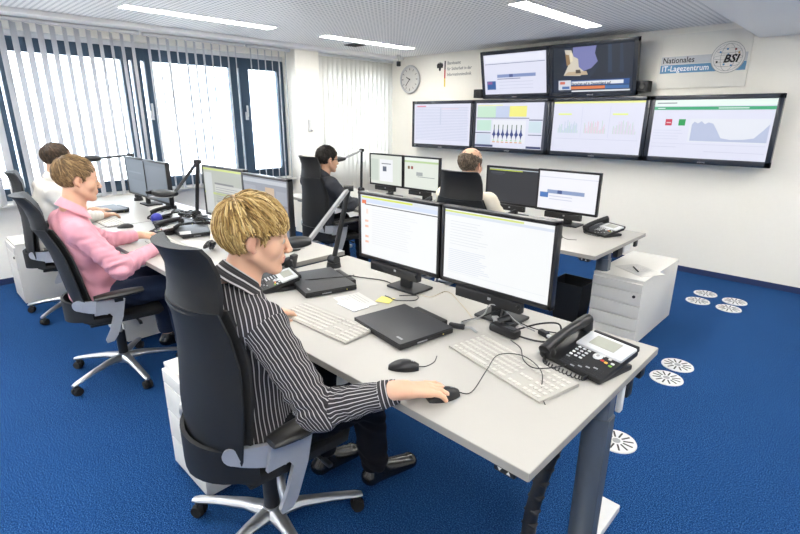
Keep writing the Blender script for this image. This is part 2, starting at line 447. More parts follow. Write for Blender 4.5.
tv1 = lines(.03, .97, .1, .93, 22, (186, 194, 222), .3, .02) + [((222, 120, 150), .05, .93, .22, .96), ((196, 204, 228), .48, .5, .5, .92), ((226, 200, 214), .5, .87, .8, .89)]
tv2 = [((200, 232, 208), .02, .68, .3, .93), ((196, 208, 236), .3, .68, .5, .93), ((244, 240, 130), .5, .7, .74, .93), ((60, 70, 110), .0, .66, .78, .675), ((60, 70, 110), .78, .62, .96, .64),
       ((196, 230, 214), .02, .38, .24, .62), ((60, 70, 110), 0, .32, .24, .34), ((206, 220, 236), .02, .06, .24, .3), ((236, 238, 246), .26, .12, .74, .62), ((206, 226, 236), .78, .36, .95, .6),
       ((60, 70, 110), .78, .3, .96, .315), ((34, 50, 100), .0, .01, .28, .06), ((34, 50, 100), .76, .01, .96, .06), ((60, 66, 84), .965, 0, 1, 1), ((240, 244, 160), .02, .94, .4, .96)]
for k in range(7):
    u = .29 + k * .065
    tv2 += [('p', (40, 60, 130), [(u - .03, .3), (u - .012, .35), (u, .5), (u + .012, .35), (u + .03, .3), (u + .012, .27), (u, .18), (u - .012, .27)]), ((40, 90, 60), u - .006, .42, u + .006, .52),
            ((220, 150, 60), u - .02, .12, u + .02, .14), ((120, 200, 120), u - .015, .16, u + .01, .18)]
tv3 = [((240, 244, 150), 0, .965, 1, 1), ((205, 208, 232), .03, .26, .97, .27), ((236, 250, 130), .06, .74, .22, .77), ((236, 250, 130), .68, .74, .84, .77), ((206, 210, 236), .34, .3, .345, .9), ((206, 210, 236), .65, .3, .655, .9)]
rr = random.Random(3)
for (u0, c) in ((.07, (186, 206, 226)), (.38, (232, 196, 214)), (.7, (224, 206, 230))):
    for k in range(22):
        tv3.append((c if k % 3 else (190, 222, 206), u0 + k * .011, .38, u0 + k * .011 + .007, .42 + rr.random() * .22))
tv4 = [((236, 250, 244), 0, .9, 1, 1), ((90, 96, 120), .02, .94, .2, .955), ((46, 168, 116), 0, .83, 1, .885), ((230, 245, 240), .03, .85, .1, .865), ((230, 245, 240), .56, .85, .8, .865),
       ((200, 34, 74), .12, .56, .18, .67), ((22, 160, 84), .24, .56, .3, .67), ((238, 200, 210), .13, .6, .17, .62), ((230, 234, 244), .34, .28, .98, .68),
       ('p', (186, 196, 224), [(.36, .30), (.98, .30), (.98, .6), (.94, .5), (.88, .37), (.8, .345), (.7, .335), (.62, .36), (.575, .5), (.54, .6), (.5, .62), (.47, .59), (.44, .64), (.41, .6), (.38, .63), (.36, .58)]),
       ((180, 184, 214), .02, .18, .25, .185), ((190, 194, 220), .5, .12, .98, .126), ((200, 204, 228), .02, .24, .98, .246)] + lines(.02, .3, .3, .5, 4, (212, 216, 238), .25)
tv5 = [((120, 132, 160), .02, .76, .98, .775), ((236, 238, 252), .02, .8, .98, .97), ((132, 150, 196), .22, .42, .84, .5), ((64, 84, 140), .42, .42, .48, .5), ((120, 124, 160), .22, .375, .6, .395),
       ((40, 92, 160), .04, .12, .19, .34), ((150, 90, 150), .05, .26, .13, .32)] + [((198, 202, 226), .25, v, .8, v + .012) for v in (.3, .22, .14)]
tv6 = [((18, 36, 62), 0, 0, 1, 1), ('p', (120, 124, 178), [(.26, 1), (.56, 1), (.54, .84), (.58, .66), (.50, .52), (.36, .44), (.26, .52)]), ('p', (214, 206, 190), [(.15, .96), (.24, .94), (.27, .8), (.33, .74), (.34, .56), (.42, .44), (.36, .36), (.14, .38), (.2, .6)]),
       ('p', (150, 120, 84), [(.16, .86), (.21, .84), (.23, .64), (.18, .6)]), ('p', (236, 226, 196), [(.22, .9), (.25, .88), (.26, .7), (.23, .68)]), ('p', (196, 176, 146), [(.2, .46), (.44, .46), (.46, .38), (.14, .38)]), ('p', (70, 60, 50), [(.3, .5), (.36, .5), (.37, .42), (.3, .42)]),
       ('p', (10, 26, 44), [(0, 1), (.13, 1), (.16, .8), (.11, .62), (.17, .5), (.12, .3), (0, .3)]), ('p', (12, 28, 50), [(.58, 1), (1, 1), (1, .3), (.48, .3), (.56, .46), (.6, .62), (.56, .8)]), ('p', (30, 56, 84), [(.7, 1), (.74, 1), (.76, .4), (.71, .4)]), ('p', (24, 48, 76), [(.84, 1), (.87, 1), (.9, .4), (.85, .4)]),
       ((214, 218, 228), .07, .05, .24, .27), ((210, 110, 90), .09, .18, .16, .24), ((70, 110, 170), .12, .07, .22, .13), ((36, 84, 150), .24, .14, .97, .26), ((234, 238, 244), .25, .16, .9, .235), ((226, 130, 80), .24, .06, .68, .125), ((60, 110, 170), .68, .05, .97, .125), ((236, 238, 244), .25, .0, .98, .03)]
for i, (it, l) in enumerate([(tv1, 'wall television in the lower row, farthest left, showing a pale table'), (tv2, 'wall television in the lower row showing charts with a zigzag graph'),
                             (tv3, 'wall television in the lower row showing pale pastel bar graphs'), (tv4, 'wall television farthest right with green bar and grey area graph')]):
    tv(-4.705 + 1.136 * i, 1.512, 1.128, .666, YW - .17, 0, LAV, it, l)
tv(-3.50, 2.135, .965, .575, 5.66, math.radians(12), LAV, tv5, 'upper left tilted television showing a white web page')
t6 = tv(-2.52, 2.135, .985, .575, 5.66, math.radians(12), (24, 44, 78), tv6, 'upper right tilted television showing a news broadcast')
text_obj('Sprachen auf in Deutschland auf', .036, em(20, 30, 60), t6, Matrix.Translation((-.22, -.002, -.156)) @ FACE, 'caption', bold=.001, sx=.95)
def speaker_box(x, z, l):
    t = empty('wall_speaker', (x, YW - .1, z), 0, l, 'speaker', 'small black speakers beside the upper televisions')
    MB().box((0, 0, 0), (.12, .12, .11), BLKM, .008).build('casing', t)
    m = MB(); m.cyl((0, -.059, 0), (0, -.066, 0), .038, BLK, .026, 20); m.build('cone', t)
    MB().box((0, .07, 0), (.03, .06, .03), BLKM).build('bracket', t)
speaker_box(-4.10, 1.925, 'small black speaker at the left of the tilted televisions')
speaker_box(-1.98, 1.945, 'small black speaker at the right of the tilted televisions')

# sign board
sg = empty('sign_board', (-1.49, YW - .004, 2.18), 0, 'pale wall sign reading Nationales IT-Lagezentrum with round globe emblem', 'sign')
MB().box((0, -.004, 0), (.80, .012, .52), mat('sign_panel', rgb(232, 230, 222), .5, var=.01), .002).build('panel', sg)
BL = mat('sign_blue', rgb(96, 148, 190), .5); GS = mat('sign_grey', rgb(196, 200, 204), .5); BK = mat('sign_black', rgb(30, 30, 34), .5)
m = MB(); m.box((0.0, -.011, -.07), (.76, .003, .08), BL); m.box((0.0, -.011, .012), (.76, .003, .075), GS); m.build('bands', sg)
m = MB(); m.lathe([(0, 0), (.145, 0), (.145, .004)], mat('sign_globe', rgb(236, 234, 230), .5), n=32, M=Matrix.Translation((.22, -.0145, .01)) @ FACE)
for a in range(3):
    pts = [(.1 * math.cos(t) * math.cos(a * 1.05), .1 * math.sin(t), 0.0015) for t in np.linspace(0, 2 * PI, 24)]
    m.tube(pts, .0012, GRY, 4, M=Matrix.Translation((.22, -.018, .01)) @ FACE @ Matrix.Scale(1.22, 4))
for z in (-.05, 0, .05):
    pts = [((.1 ** 2 - z * z) ** .5 * math.cos(t), z + .018 * math.sin(t), .0015) for t in np.linspace(0, 2 * PI, 24)]
    m.tube(pts, .0012, GRY, 4, M=Matrix.Translation((.22, -.018, .01)) @ FACE @ Matrix.Scale(1.22, 4))
m.tube([(.116 * math.cos(t), .116 * math.sin(t), 0.001) for t in np.linspace(0, 2 * PI, 32)], .0018, GRY, 4, M=Matrix.Translation((.22, -.018, .01)) @ FACE @ Matrix.Scale(1.22, 4))
for (x, z, c) in ((-.055, .04, BL), (-.07, -.03, BK), (-.01, .06, BL), (.045, .055, mat('sign_red', rgb(130, 50, 50), .5)), (-.02, -.05, BL), (.03, -.06, BL), (.07, .03, mat('sign_gold', rgb(190, 160, 100), .5)), (.0, .02, BL)):
    m.cyl((.22 + x * 1.25, -.0195, .01 + z * 1.25), (.22 + x * 1.25, -.022, .01 + z * 1.25), .009, c, n=12)
m.build('globe_emblem', sg)
text_obj('BSI', .098, BK, sg, Matrix.Translation((.185, -.023, -.035)) @ FACE, bold=.003, shear=.25)
text_obj('Nationales', .078, BK, sg, Matrix.Translation((-.365, -.0145, -.012)) @ FACE, bold=.001, sx=.88)
text_obj('IT-Lagezentrum', .076, mat('sign_white', rgb(244, 246, 248), .5), sg, Matrix.Translation((-.365, -.0145, -.092)) @ FACE, bold=.001, sx=.9)
# federal lettering
fl = empty('wall_lettering', (-4.86, YW - .002, 2.26), 0, 'small eagle, flag bar and grey lettering on the wall beside the clock', 'sign')
gt = mat('lettering_grey', rgb(96, 98, 104), .6)
m = MB(); m.prism([(-.055, .02), (-.03, .05), (-.02, .03), (0, .06), (.02, .03), (.03, .05), (.055, .02), (.05, -.02), (.02, -.02), (.015, -.05), (0, -.06), (-.015, -.05), (-.02, -.02), (-.05, -.02)], 0, .003, BK, M=Matrix.Translation((-.03, 0, .06)) @ FACE); m.build('eagle_emblem', fl)
m = MB(); m.box((.06, -.002, .07), (.018, .004, .11), BK); m.box((.06, -.002, -.04), (.018, .004, .11), mat('flag_red', rgb(190, 30, 40), .5)); m.box((.06, -.002, -.15), (.018, .004, .11), mat('flag_gold', rgb(230, 200, 70), .5)); m.build('flag_bar', fl)
for i, s_ in enumerate(('Bundesamt', 'für Sicherheit in der', 'Informationstechnik')):
    text_obj(s_, .058, gt, fl, Matrix.Translation((.1, -.001, .075 - .072 * i)) @ FACE, sx=.86)
fl.scale = (1.06, 1, 1.06)
# clock
ck = empty('wall_clock', (-5.46, YW - .002, 2.17), 0, 'round white wall clock with grey rim and black hands', 'clock')
MC = FACE; ck.scale = (1.06, 1, 1.06)
m = MB(); m.lathe([(.0, 0), (.165, 0), (.185, .012), (.195, .03), (.185, .046), (.165, .046), (.16, .036)], mat('clock_rim', rgb(200, 201, 203), .4, .1), n=40, M=MC); m.build('rim', ck)
m = MB(); m.cyl((0, 0, .02), (0, 0, .036), .162, PAPER, n=40, M=MC)
for k in range(12): m.box((0, .138, .037), (.010 if k % 3 == 0 else .006, .03, .002), INK, M=MC @ R3(rz=k * PI / 6))
m.build('dial', ck)
for (l, w, a) in ((.085, .012, math.radians(62)), (.13, .009, math.radians(140))):
    MB().box((0, l / 2 - .015, .041), (w, l, .002), BLK, M=MC @ R3(rz=a)).build('hand', ck)
# camera and switch
m = MB(); m.cyl((0, 0, 0), (0, 0, -.03), .03, LTG, n=20); m.cyl((0, 0, -.03), (0, 0, -.09), .008, LTG); m.box((0, 0, -.12), (.05, .05, .07), BLK, .012); tag(m.build('ceiling_sensor', None, (-5.5, 5.66, HC)), 'small black sensor under the ceiling by the room corner', 'sensor')
ps = empty('wall_thermostat', (XW + .012, 4.2, 1.5), 0, 'small white control box on the cream pier', 'thermostat')
MB().box((0, 0, 0), (.022, .05, .16), LTG, .004).build('housing', ps); MB().box((.012, .02, -.07), (.02, .03, .02), GRY, .003).build('knob', ps)

# ------------------------------------------------------------------ desks
DZ = 0.75; DPZ = 0.78
def desk(x0, x1, y0, y1, z, label, legs=(True, True), switch=True, li=.13, ly=.03):
    cx, cy = (x0 + x1) / 2, (y0 + y1) / 2; w, d = x1 - x0, y1 - y0
    t = empty('desk', (cx, cy, 0), 0, label, 'desk', 'white office desks')
    m = MB(); m.box((0, 0, z - .014), (w, d, .028), LAMIN, .002)
    m.box((0, -d / 2 - .0005, z - .0145), (w - .002, .002, .026), EDGE); m.box((w / 2 + .0005, 0, z - .0145), (.002, d - .002, .026), EDGE); m.box((-w / 2 - .0005, 0, z - .0145), (.002, d - .002, .026), EDGE)
    m.build('top', t)
    m = MB()
    for s in (-1, 1): m.box((0, s * .17 + .03, z - .055), (w - .3, .05, .045), STEEL, .004)
    m.build('frame', t)
    for s, on in zip((-1, 1), legs):
        if not on: continue
        lx = s * (w / 2 - li)
        m = MB(); m.box((lx, .03, z - .052), (.07, d - .16, .04), STEEL, .005)
        m.prism([(-.045, -.028), (-.022, -.047), (.022, -.047), (.045, -.028), (.045, .028), (.022, .047), (-.022, .047), (-.045, .028)], .05, z - .14, STEEL, M=R3(loc=(lx, ly, 0)))
        m.prism([(-.039, -.025), (-.018, -.041), (.018, -.041), (.039, -.025), (.039, .025), (.018, .041), (-.018, .041), (-.039, .025)], z - .15, z - .06, STEEL, M=R3(loc=(lx, ly, 0)))
        m.build('leg', t)
        m = MB(); m.box((lx, .03, .022), (.085, d - .26, .035), LTG, .006)
        for q in (-1, 1): m.cyl((lx, .03 + q * (d / 2 - .17), 0), (lx, .03 + q * (d / 2 - .17), .01), .02, RUB)
        m.build('foot', t)
    if switch:
        m = MB(); m.box((w / 2 - .075, -d / 2 + .03, z - .04), (.065, .05, .022), BLK, .005)
        for q in (-1, 1): m.add([(w / 2 - .075 + q * .014 - .007, -d / 2 + .0045, z - .04 - q * .005), (w / 2 - .075 + q * .014 + .007, -d / 2 + .0045, z - .04 - q * .005), (w / 2 - .075 + q * .014, -d / 2 + .0045, z - .04 + q * .006)], [[0, 1, 2]], PAPER)
        m.build('height_switch', t)
    m = MB(); m.box((0, d / 2 - .13, z - .14), (w - .5, .16, .012), BLKM, .003); m.box((0, d / 2 - .21, z - .11), (w - .5, .008, .06), BLKM)
    m.box((0, d / 2 - .05, z - .11), (w - .5, .008, .06), BLKM); m.build('cable_tray', t)
    return t
d1 = desk(-2.385, -0.48, .98, 1.98, DZ, 'white desk nearest the camera with twin bright monitors', legs=(True, True), li=.055, ly=.11)
# cable chain and clips at the right end of the near desk
m = MB(); pth = smooth_path([(.82, .10, .69), (.81, .05, .56), (.79, -.04, .40), (.78, -.10, .22), (.79, -.12, .03)], 7)
m.tube(pth, .028, BLK, 8, flat=.5)
for p in pth[::2]: m.box(p, (.052, .034, .010), BLKM, .003)
m.build('cable_chain', d1)
MB().box((.935, .19, .66), (.02, .03, .12), LTG, .006).build('cable_holder', d1); MB().box((.94, .36, .70), (.02, .05, .05), BLK, .006).build('tray_hook', d1)
MB().box((.94, .24, .685), (.02, .045, .08), BLK, .006).build('tray_hook', d1); MB().box((.83, .02, .64), (.07, .07, .12), mat('control_box_blue', rgb(120, 142, 172), .4), .006).build('control_box', d1)
d2 = desk(-4.25, -2.40, .97, 1.97, DPZ, 'white desk in front of the man in the pink shirt', switch=False)
d3 = desk(-5.94, -4.27, .97, 1.97, DPZ, 'white desk by the window in front of the man in the pale shirt', switch=False)
d4 = desk(-3.03, -1.22, 3.12, 4.08, DZ, 'white desk in front of the balding man below the televisions')
d5 = desk(-4.86, -3.05, 3.12, 4.08, DZ, 'white desk in front of the man in the dark jacket', switch=False)
MB().box((.86, .2, .68), (.03, .12, .07), LTG, .006).build('cable_holder', d4); MB().box((.88, .35, .69), (.02, .05, .06), BLK, .006).build('tray_hook', d4); MB().box((.85, .08, .67), (.04, .1, .08), BLKM, .006).build('control_box', d4)

# ------------------------------------------------------------------ pedestals
def pedestal(loc, rz, w, d, h, n, label, lockside=1):
    t = empty('drawer_pedestal', (loc[0], loc[1], 0), rz, label, 'drawer pedestal', 'white drawer pedestals')
    m = MB(); m.box((0, 0, h / 2 + .012), (w, d, h - .026), PEDM, .003)
    m.box((0, 0, h - .004), (w + .004, d + .004, .016), PEDM, .003)
    m.box((0, -d / 2 + .012, h / 2), (w - .012, .02, h - .05), GAP)
    m.build('body', t)
    hs = [.07] + [(h - .05 - .07) / (n - 1)] * (n - 1); z = h - .02
    for i, hh in enumerate(hs):
        f = MB(); f.box((0, -d / 2 - .006, z - hh / 2), (w - .004, .018, hh - .006), PEDM, .002); dr = f.build('drawer', t)
        if i == 1 or n == 1:
            k = MB(); k.cyl((lockside * (w / 2 - .05), -d / 2 - .014, z - .03), (lockside * (w / 2 - .05), -d / 2 - .022, z - .03), .011, BLK, n=14); k.build('lock', dr)
        z -= hh
    for sx in (-1, 1):
        for sy in (-1, 1):
            m = MB(); m.cyl((sx * (w / 2 - .05), sy * (d / 2 - .06), .002), (sx * (w / 2 - .05), sy * (d / 2 - .06), .03), .02, RUB, n=12); m.build('castor', t)
    return t
pedestal((-1.20, 3.955), 0, .36, .81, .515, 5, 'white drawer pedestal with paper and pen on top, right of the far desk')
pedestal((-1.975, 1.09), 0, .34, .80, .55, 4, 'white drawer pedestal left of the striped shirt man, under the near desk')
pedestal((-3.90, 1.37), 0, .40, .8, .55, 4, 'white drawer pedestal under the desk of the man in the pink shirt')
pedestal((-5.34, 1.00), 0, .40, .76, .56, 4, 'white drawer pedestal below the window beside the pale shirt man')
# waste bin
m = MB(); W0, W1 = .10, .135
m.sweep([[(-W0, -.09, .0), (W0, -.09, .0), (W0, .09, 0), (-W0, .09, 0)], [(-W1, -.13, .34), (W1, -.13, .34), (W1, .13, .34), (-W1, .13, .34)], [(-W1 + .006, -.124, .34), (W1 - .006, -.124, .34), (W1 - .006, .124, .34), (-W1 + .006, .124, .34)],
         [(-W0 + .006, -.084, .01), (W0 - .006, -.084, .01), (W0 - .006, .084, .01), (-W0 + .006, .084, .01)]], BLKM, smooth=False)
tag(m.build('waste_bin', None, (-1.62, 3.75, 0)), 'black waste bin under the far desk beside the pedestal', 'waste bin')

# ------------------------------------------------------------------ monitors
def monitor(loc, yaw, bg, items, label, w=.56, h=.355, desk_z=DZ, bar=True, cz=1.07, tilt=0.0, bcol=None, group='desk monitors'):
    t = empty('monitor', (loc[0], loc[1], desk_z), yaw, label, 'monitor', group)
    z = cz - desk_z
    Mt = R3(rx=-tilt, loc=(0, 0, z))
    p = MB(); bezel(p, w, h, .035, .016, BEZ, .02); p.v = [Mt @ v for v in p.v]; fr = p.build('casing', t)
    s = screen('screen', w - .032, h - .036, bg, items, t, (0, 0, 0)); s.matrix_local = Mt @ Matrix.Translation((0, 0, .002))
    m = MB(); m.box((0, .04, z), (w * .55, .03, h * .6), BLKM, .01); m.build('back_cover', t)
    if bar:
        m = MB(); m.box((-0.015, .004, z - h / 2 - .026), (w * .6, .034, .05), BLK, .006); m.cyl((w * .25, -.012, z - h / 2 - .022), (w * .25, -.022, z - h / 2 - .022), .009, BLK, n=12)
        m.box((0, -.0125, z - h / 2 - .02), (.016, .002, .012), GRY); m.build('speaker_bar', t)
    m = MB(); m.box((0, .075, z / 2 + .02), (.07, .025, z + .05), BLKM, .006); m.box((0, .06, z), (.1, .04, .1), BLKM, .006); m.build('stand_neck', t)
    m = MB(); m.box((0, .10, .008), (.20, .15, .014), BLKM if bcol is None else bcol, .006); m.build('stand_base', t)
    return t
WH = (247, 249, 250)
doc1 = [((226, 232, 240), 0, .94, 1, 1), ((222, 236, 90), .02, .955, .7, .985), ((214, 226, 250), .0, .88, 1, .94), ((60, 60, 70), .06, .845, 1, .86), ((240, 120, 60), .02, .86, .08, .92)] + \
       [((250, 196, 170), .06, v, .11, v + .035) for v in (.56, .47, .3, .21)] + lines(.16, .8, .2, .8, 16, (236, 238, 242), .3) + [((252, 226, 214), .08, .7, .11, .78)]
doc2 = [((216, 230, 120), 0, .96, .75, .985), ((220, 228, 242), 0, .92, 1, .955), ((236, 240, 244), .03, .1, .97, .11)] + lines(.06, .45, .5, .86, 9, (226, 230, 236), .22) + lines(.05, .5, .12, .45, 12, (222, 228, 240), .35)
monitor((-1.66, 1.70), 0.0, WH, doc1, 'left bright monitor of the pair on the nearest desk')
monitor((-1.09, 1.70), -0.0, WH, doc2, 'right bright monitor of the pair on the nearest desk, larger in view')
pw1 = [((206, 220, 120), 0, .95, 1, .99), ((120, 124, 130), .28, .66, .75, .7), ((202, 204, 200), .28, .5, .98, .66), ((190, 206, 110), .0, .44, .98, .48), ((130, 134, 140), .3, .28, .6, .3), ((196, 198, 194), .26, .05, .98, .27), ((200, 204, 206), .02, .05, .22, .9)] + lines(.3, .95, .3, .62, 7, (150, 154, 158), .3)
pw2 = [((180, 186, 194), 0, .9, 1, .97), ((196, 170, 140), .52, .56, .72, .84), ((120, 126, 136), .0, .52, 1, .56), ((206, 208, 218), .3, .05, .72, .48), ((60, 64, 90), .36, .26, .66, .29), ((150, 156, 166), .03, .6, .3, .84), ((150, 156, 166), .76, .56, .97, .8)] + [((60, 64, 80), .38 + .04 * k, .25, .40 + .04 * k, .36) for k in range(7)]
monitor((-3.285, 1.62), .03, (176, 181, 172), pw1, 'left monitor with pale grey windows at the desk of the pink shirt man', w=.585, h=.37, desk_z=DPZ, cz=1.095, bar=False)
monitor((-2.71, 1.60), .0, (136, 142, 154), pw2, 'right monitor showing grey chart windows at the desk of the pink shirt man', w=.54, h=.37, desk_z=DPZ, cz=1.085, bar=False)
dk = [((136, 148, 160), .1, .6, .8, .64), ((120, 130, 140), .1, .5, .6, .53), ((124, 136, 148), .05, .05, .95, .4)]
monitor((-5.08, 1.64), .0, (116, 128, 140), dk, 'left greyish monitor at the window desk of the pale shirt man', w=.51, h=.36, desk_z=DPZ, cz=1.06, bar=False)
monitor((-4.56, 1.63), .0, (104, 114, 126), [((116, 126, 138), .05, .05, .95, .9)], 'right greyish monitor at the window desk of the pale shirt man', w=.52, h=.36, desk_z=DPZ, cz=1.06, bar=False)
monitor((-3.92, 3.84), 0, (226, 232, 222), [((244, 246, 250), .3, .1, .72, .86), ((90, 100, 120), .4, .45, .52, .62), ((110, 114, 124), .36, .7, .66, .73), ((206, 216, 206), .0, .1, .26, .86)], 'left monitor showing a document page at the dark jacket man\'s desk', w=.52, h=.35, cz=1.055)
monitor((-3.40, 3.84), 0, (230, 236, 226), [((190, 216, 160), 0, .84, 1, .9), ((240, 246, 240), 0, .91, 1, 1), ((110, 80, 30), .1, .62, .16, .72), ((150, 60, 60), .2, .62, .26, .72), ((170, 176, 176), .36, .42, .55, .54), ((140, 150, 150), .4, .38, .9, .4)], 'right monitor with green bar at the dark jacket man\'s desk', w=.50, h=.35, cz=1.055)
monitor((-2.32, 3.84), 0, (34, 38, 48), [((214, 236, 60), .03, .93, .7, .955), ((214, 224, 236), .03, .965, 1, .985), ((70, 76, 90), .06, .84, .35, .88), ((60, 64, 76), .1, .8, .3, .82)], 'monitor with a nearly black screen in front of the balding man', w=.54, h=.335, cz=1.035)
monitor((-1.79, 3.82), 0, (244, 245, 252), [((216, 220, 236), 0, .84, 1, .86), ((140, 160, 200), .16, .42, .8, .52), ((60, 84, 140), .34, .42, .42, .52), ((70, 120, 190), .03, .3, .18, .44), ((200, 204, 230), .2, .34, .6, .36), ((200, 204, 230), .2, .26, .6, .28)], 'monitor with bright white page beside the phone on the far desk', w=.535, h=.345, cz=1.04)

# ------------------------------------------------------------------ desk lamps
def desk_lamp(base, top, joint, head_dir, dz, label, hl=.22, silver=True):
    t = empty('desk_lamp', (base[0], base[1], dz), 0, label, 'desk lamp', 'black desk lamps with long arms')
    B = Vector(base) - Vector((base[0], base[1], dz)); T = Vector(top) - Vector((base[0], base[1], dz)); J = Vector(joint) - Vector((base[0], base[1], dz))
    m = MB(); m.cyl((0, 0, 0), (0, 0, .03), .045, BLK, .04, 20); m.cyl((0, 0, .03), (0, 0, .055), .022, BLK, n=16); m.cyl((-.03, 0, .045), (.03, 0, .045), .026, BLKM, n=16); m.build('base', t)
    MB().tube([(0, 0, .04), T], .015, BLK, 12).build('post', t)
    m = MB(); m.tube([T, J], .010, GRY if silver else BLKM, 4, flat=1.4); m.build('arm', t)
    m = MB(); m.cyl(T + Vector((-.02, -.02, 0)), T + Vector((.02, .02, 0)), .018, BLK, n=14); m.build('hinge', t)
    hd = Vector(head_dir).normalized(); side = hd.cross(Vector((0, 0, 1))).normalized(); up = side.cross(hd)
    rings = []
    for k in range(13):
        u = k / 12; ww = .056 * (math.sin(PI * min(1, u * 1.15 + .08)) ** .45 if u < .9 else .75 * (1 - (u - .9) * 6)); hh = .027 * math.sin(PI * min(.96, u + .06)) ** .5 + .003
        c = J + hd * (hl * (u - .08)); rings.append([c + side * ww * math.cos(a) + up * hh * math.sin(a) for a in np.linspace(0, 2 * PI, 16, endpoint=False)])
    MB().sweep(rings, BLK).build('lamp_head', t)
    m = MB(); m.sweep([[J + hd * (hl * u) - up * .028 + side * s for s in (-.03, .03)] + [J + hd * (hl * u) - up * .031 + side * s for s in (.03, -.03)] for u in (.12, .75)], LTG, smooth=False); m.build('lamp_lens', t)
    return t
desk_lamp((-2.25, 1.76, DZ), (-2.20, 1.85, 1.22), (-2.10, 1.48, .985), (-.57, -.8, -.03), DZ, 'black desk lamp bending towards the blond man, silver arm', hl=.175)
desk_lamp((-4.10, 1.76, DPZ), (-4.02, 1.78, 1.26), (-3.95, 1.53, 1.03), (-.83, -.55, .02), DPZ, 'black desk lamp left of the pale grey windows monitor', hl=.26, silver=False)
desk_lamp((-5.42, 1.74, DPZ), (-5.40, 1.72, 1.24), (-5.25, 1.40, 1.235), (-.3, -.9, .0), DPZ, 'black desk lamp by the window with its head over the pale shirt man', hl=.16, silver=False)
desk_lamp((-4.36, 3.86, DZ), (-4.34, 3.86, 1.25), (-4.30, 3.55, 1.17), (-.25, -.8, .0), DZ, 'black desk lamp left of the dark jacket man\'s monitors')

# ------------------------------------------------------------------ laptops
def laptop(c, rz, dz, label, w=.34, d=.25, th=.032, mark=True):
    t = empty('laptop', (c[0], c[1], dz), rz, label, 'laptop', 'closed black laptops')
    m = MB(); m.box((0, 0, .012), (w, d, .018), BLK, .004)
    for sx in (-1, 1): m.box((sx * w * .4, d * .4, .003), (.03, .02, .006), RUB)
    m.box((-w * .3, -d / 2 - .0005, .012), (.05, .002, .006), GAP); m.build('base', t)
    m = MB(); m.box((0, 0, .0255), (w, d, .009), LAPT, .004); l = m.build('lid', t)
    if mark:
        MB().box((w * .36, -d * .38, .0305), (.035, .01, .0008), GRY, M=R3()).build('logo', l)
    m = MB(); m.box((0, d / 2 + .015, .016), (w * .6, .03, .03), BLK, .005); m.build('battery', t)
    m = MB(); m.box((w / 2 + .001, -d * .1, .012), (.002, .05, .006), GRY); m.cyl((w / 2, d * .3, .013), (w / 2 + .002, d * .3, .013), .003, YEL, n=8); m.build('port', t)
    return t
def quad_rect(pts, h):
    """centre, yaw, size of the rectangle through measured table corners"""
    return pts
laptop((-1.33, 1.40), math.radians(-9), DZ, 'closed black laptop right of the keyboard under the near monitors', .335, .28)
laptop((-2.05, 1.50), math.radians(-16), DZ, 'closed black laptop beside the phone behind the blond man', .36, .28)
laptop((-3.60, 1.50), math.radians(-6), DPZ, 'closed black laptop with white paper on it in the pink shirt man\'s clutter', .34, .25, mark=False)
laptop((-3.98, 1.52), math.radians(8), DPZ, 'closed black laptop next to the blue ball phone', .28, .22, mark=False)
laptop((-4.98, 1.33), math.radians(3), DPZ, 'closed black laptop in front of the man by the window', .36, .22, mark=False)

# ------------------------------------------------------------------ keyboards and mice
def keyboard(c, rz, dz, label, w=.46, d=.165, col=None):
    t = empty('keyboard', (c[0], c[1], dz), rz, label, 'keyboard', 'keyboards')
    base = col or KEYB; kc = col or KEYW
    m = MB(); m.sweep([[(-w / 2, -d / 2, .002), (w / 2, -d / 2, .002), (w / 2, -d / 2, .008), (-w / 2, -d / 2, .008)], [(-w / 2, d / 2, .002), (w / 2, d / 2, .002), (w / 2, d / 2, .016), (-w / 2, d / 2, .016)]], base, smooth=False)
    m.box((0, 0, .003), (w - .01, d - .01, .005), BLK)
    m.build('base', t)
    m = MB()
    for r in range(6):
        y = -d / 2 + .018 + r * (d - .03) / 5.6; z = .009 + .008 * (y + d / 2) / d
        x = -w / 2 + .012
        segs = [15, 3, 4]
        for si, n in enumerate(segs):
            if r == 0 and si == 0:
                for (a, b) in ((0, .022), (.026, .022), (.052, .022), (.078, .11), (.192, .022), (.218, .022), (.244, .04)): m.box((x + a + b / 2, y, z), (b - .003, .016, .005), kc, .002, seg=1)
            elif not (si == 1 and r in (1, 3)) :
                for k in range(n): m.box((x + .009 + k * .0192, y, z), (.0165, .016, .005), kc, .002, seg=1)
            x += n * .0192 + .012
    k = m.build('keys', t); k['kind'] = 'stuff'
    return t
def mouse(c, rz, dz, label, wire=None, col=None):
    t = empty('computer_mouse', (c[0], c[1], dz), rz, label, 'computer mouse', 'computer mice')
    m = MB(); rings = []
    for k in range(11):
        u = k / 10; y = -.055 + .11 * u; ww = .031 * (math.sin(PI * (.08 + .84 * u)) ** .5); hh = .036 * (math.sin(PI * (.06 + .8 * u)) ** .7)
        rings.append([(ww * math.cos(a), y, max(0.001, hh * math.sin(a))) for a in np.linspace(-.4, PI + .4, 14)])
    m.sweep(rings, col or BLK); m.build('shell', t)
    m = MB(); m.cyl((-.004, .03, .026), (.004, .03, .026), .008, GRY, n=12); m.build('wheel', t)
    if wire: MB().tube(smooth_path(wire, 6), .0018, BLK, 6).build('cable', t)
    return t
keyboard((-1.615, 1.20), math.radians(2), DZ, 'white keyboard under the hands of the blond man')
keyboard((-.825, 1.435), math.radians(-14), DZ, 'white keyboard in front of the right near monitor beside the big phone', .47, .19)
keyboard((-3.33, 1.21), math.radians(-3), DPZ, 'white keyboard under the hands of the man in the pink shirt', .44)
keyboard((-4.45, 1.18), math.radians(0), DPZ, 'white keyboard in front of the man by the window', .44)
keyboard((-2.05, 3.5), math.radians(2), DZ, 'dark keyboard behind the near monitors on the far desk', .44, .14, BLKM)
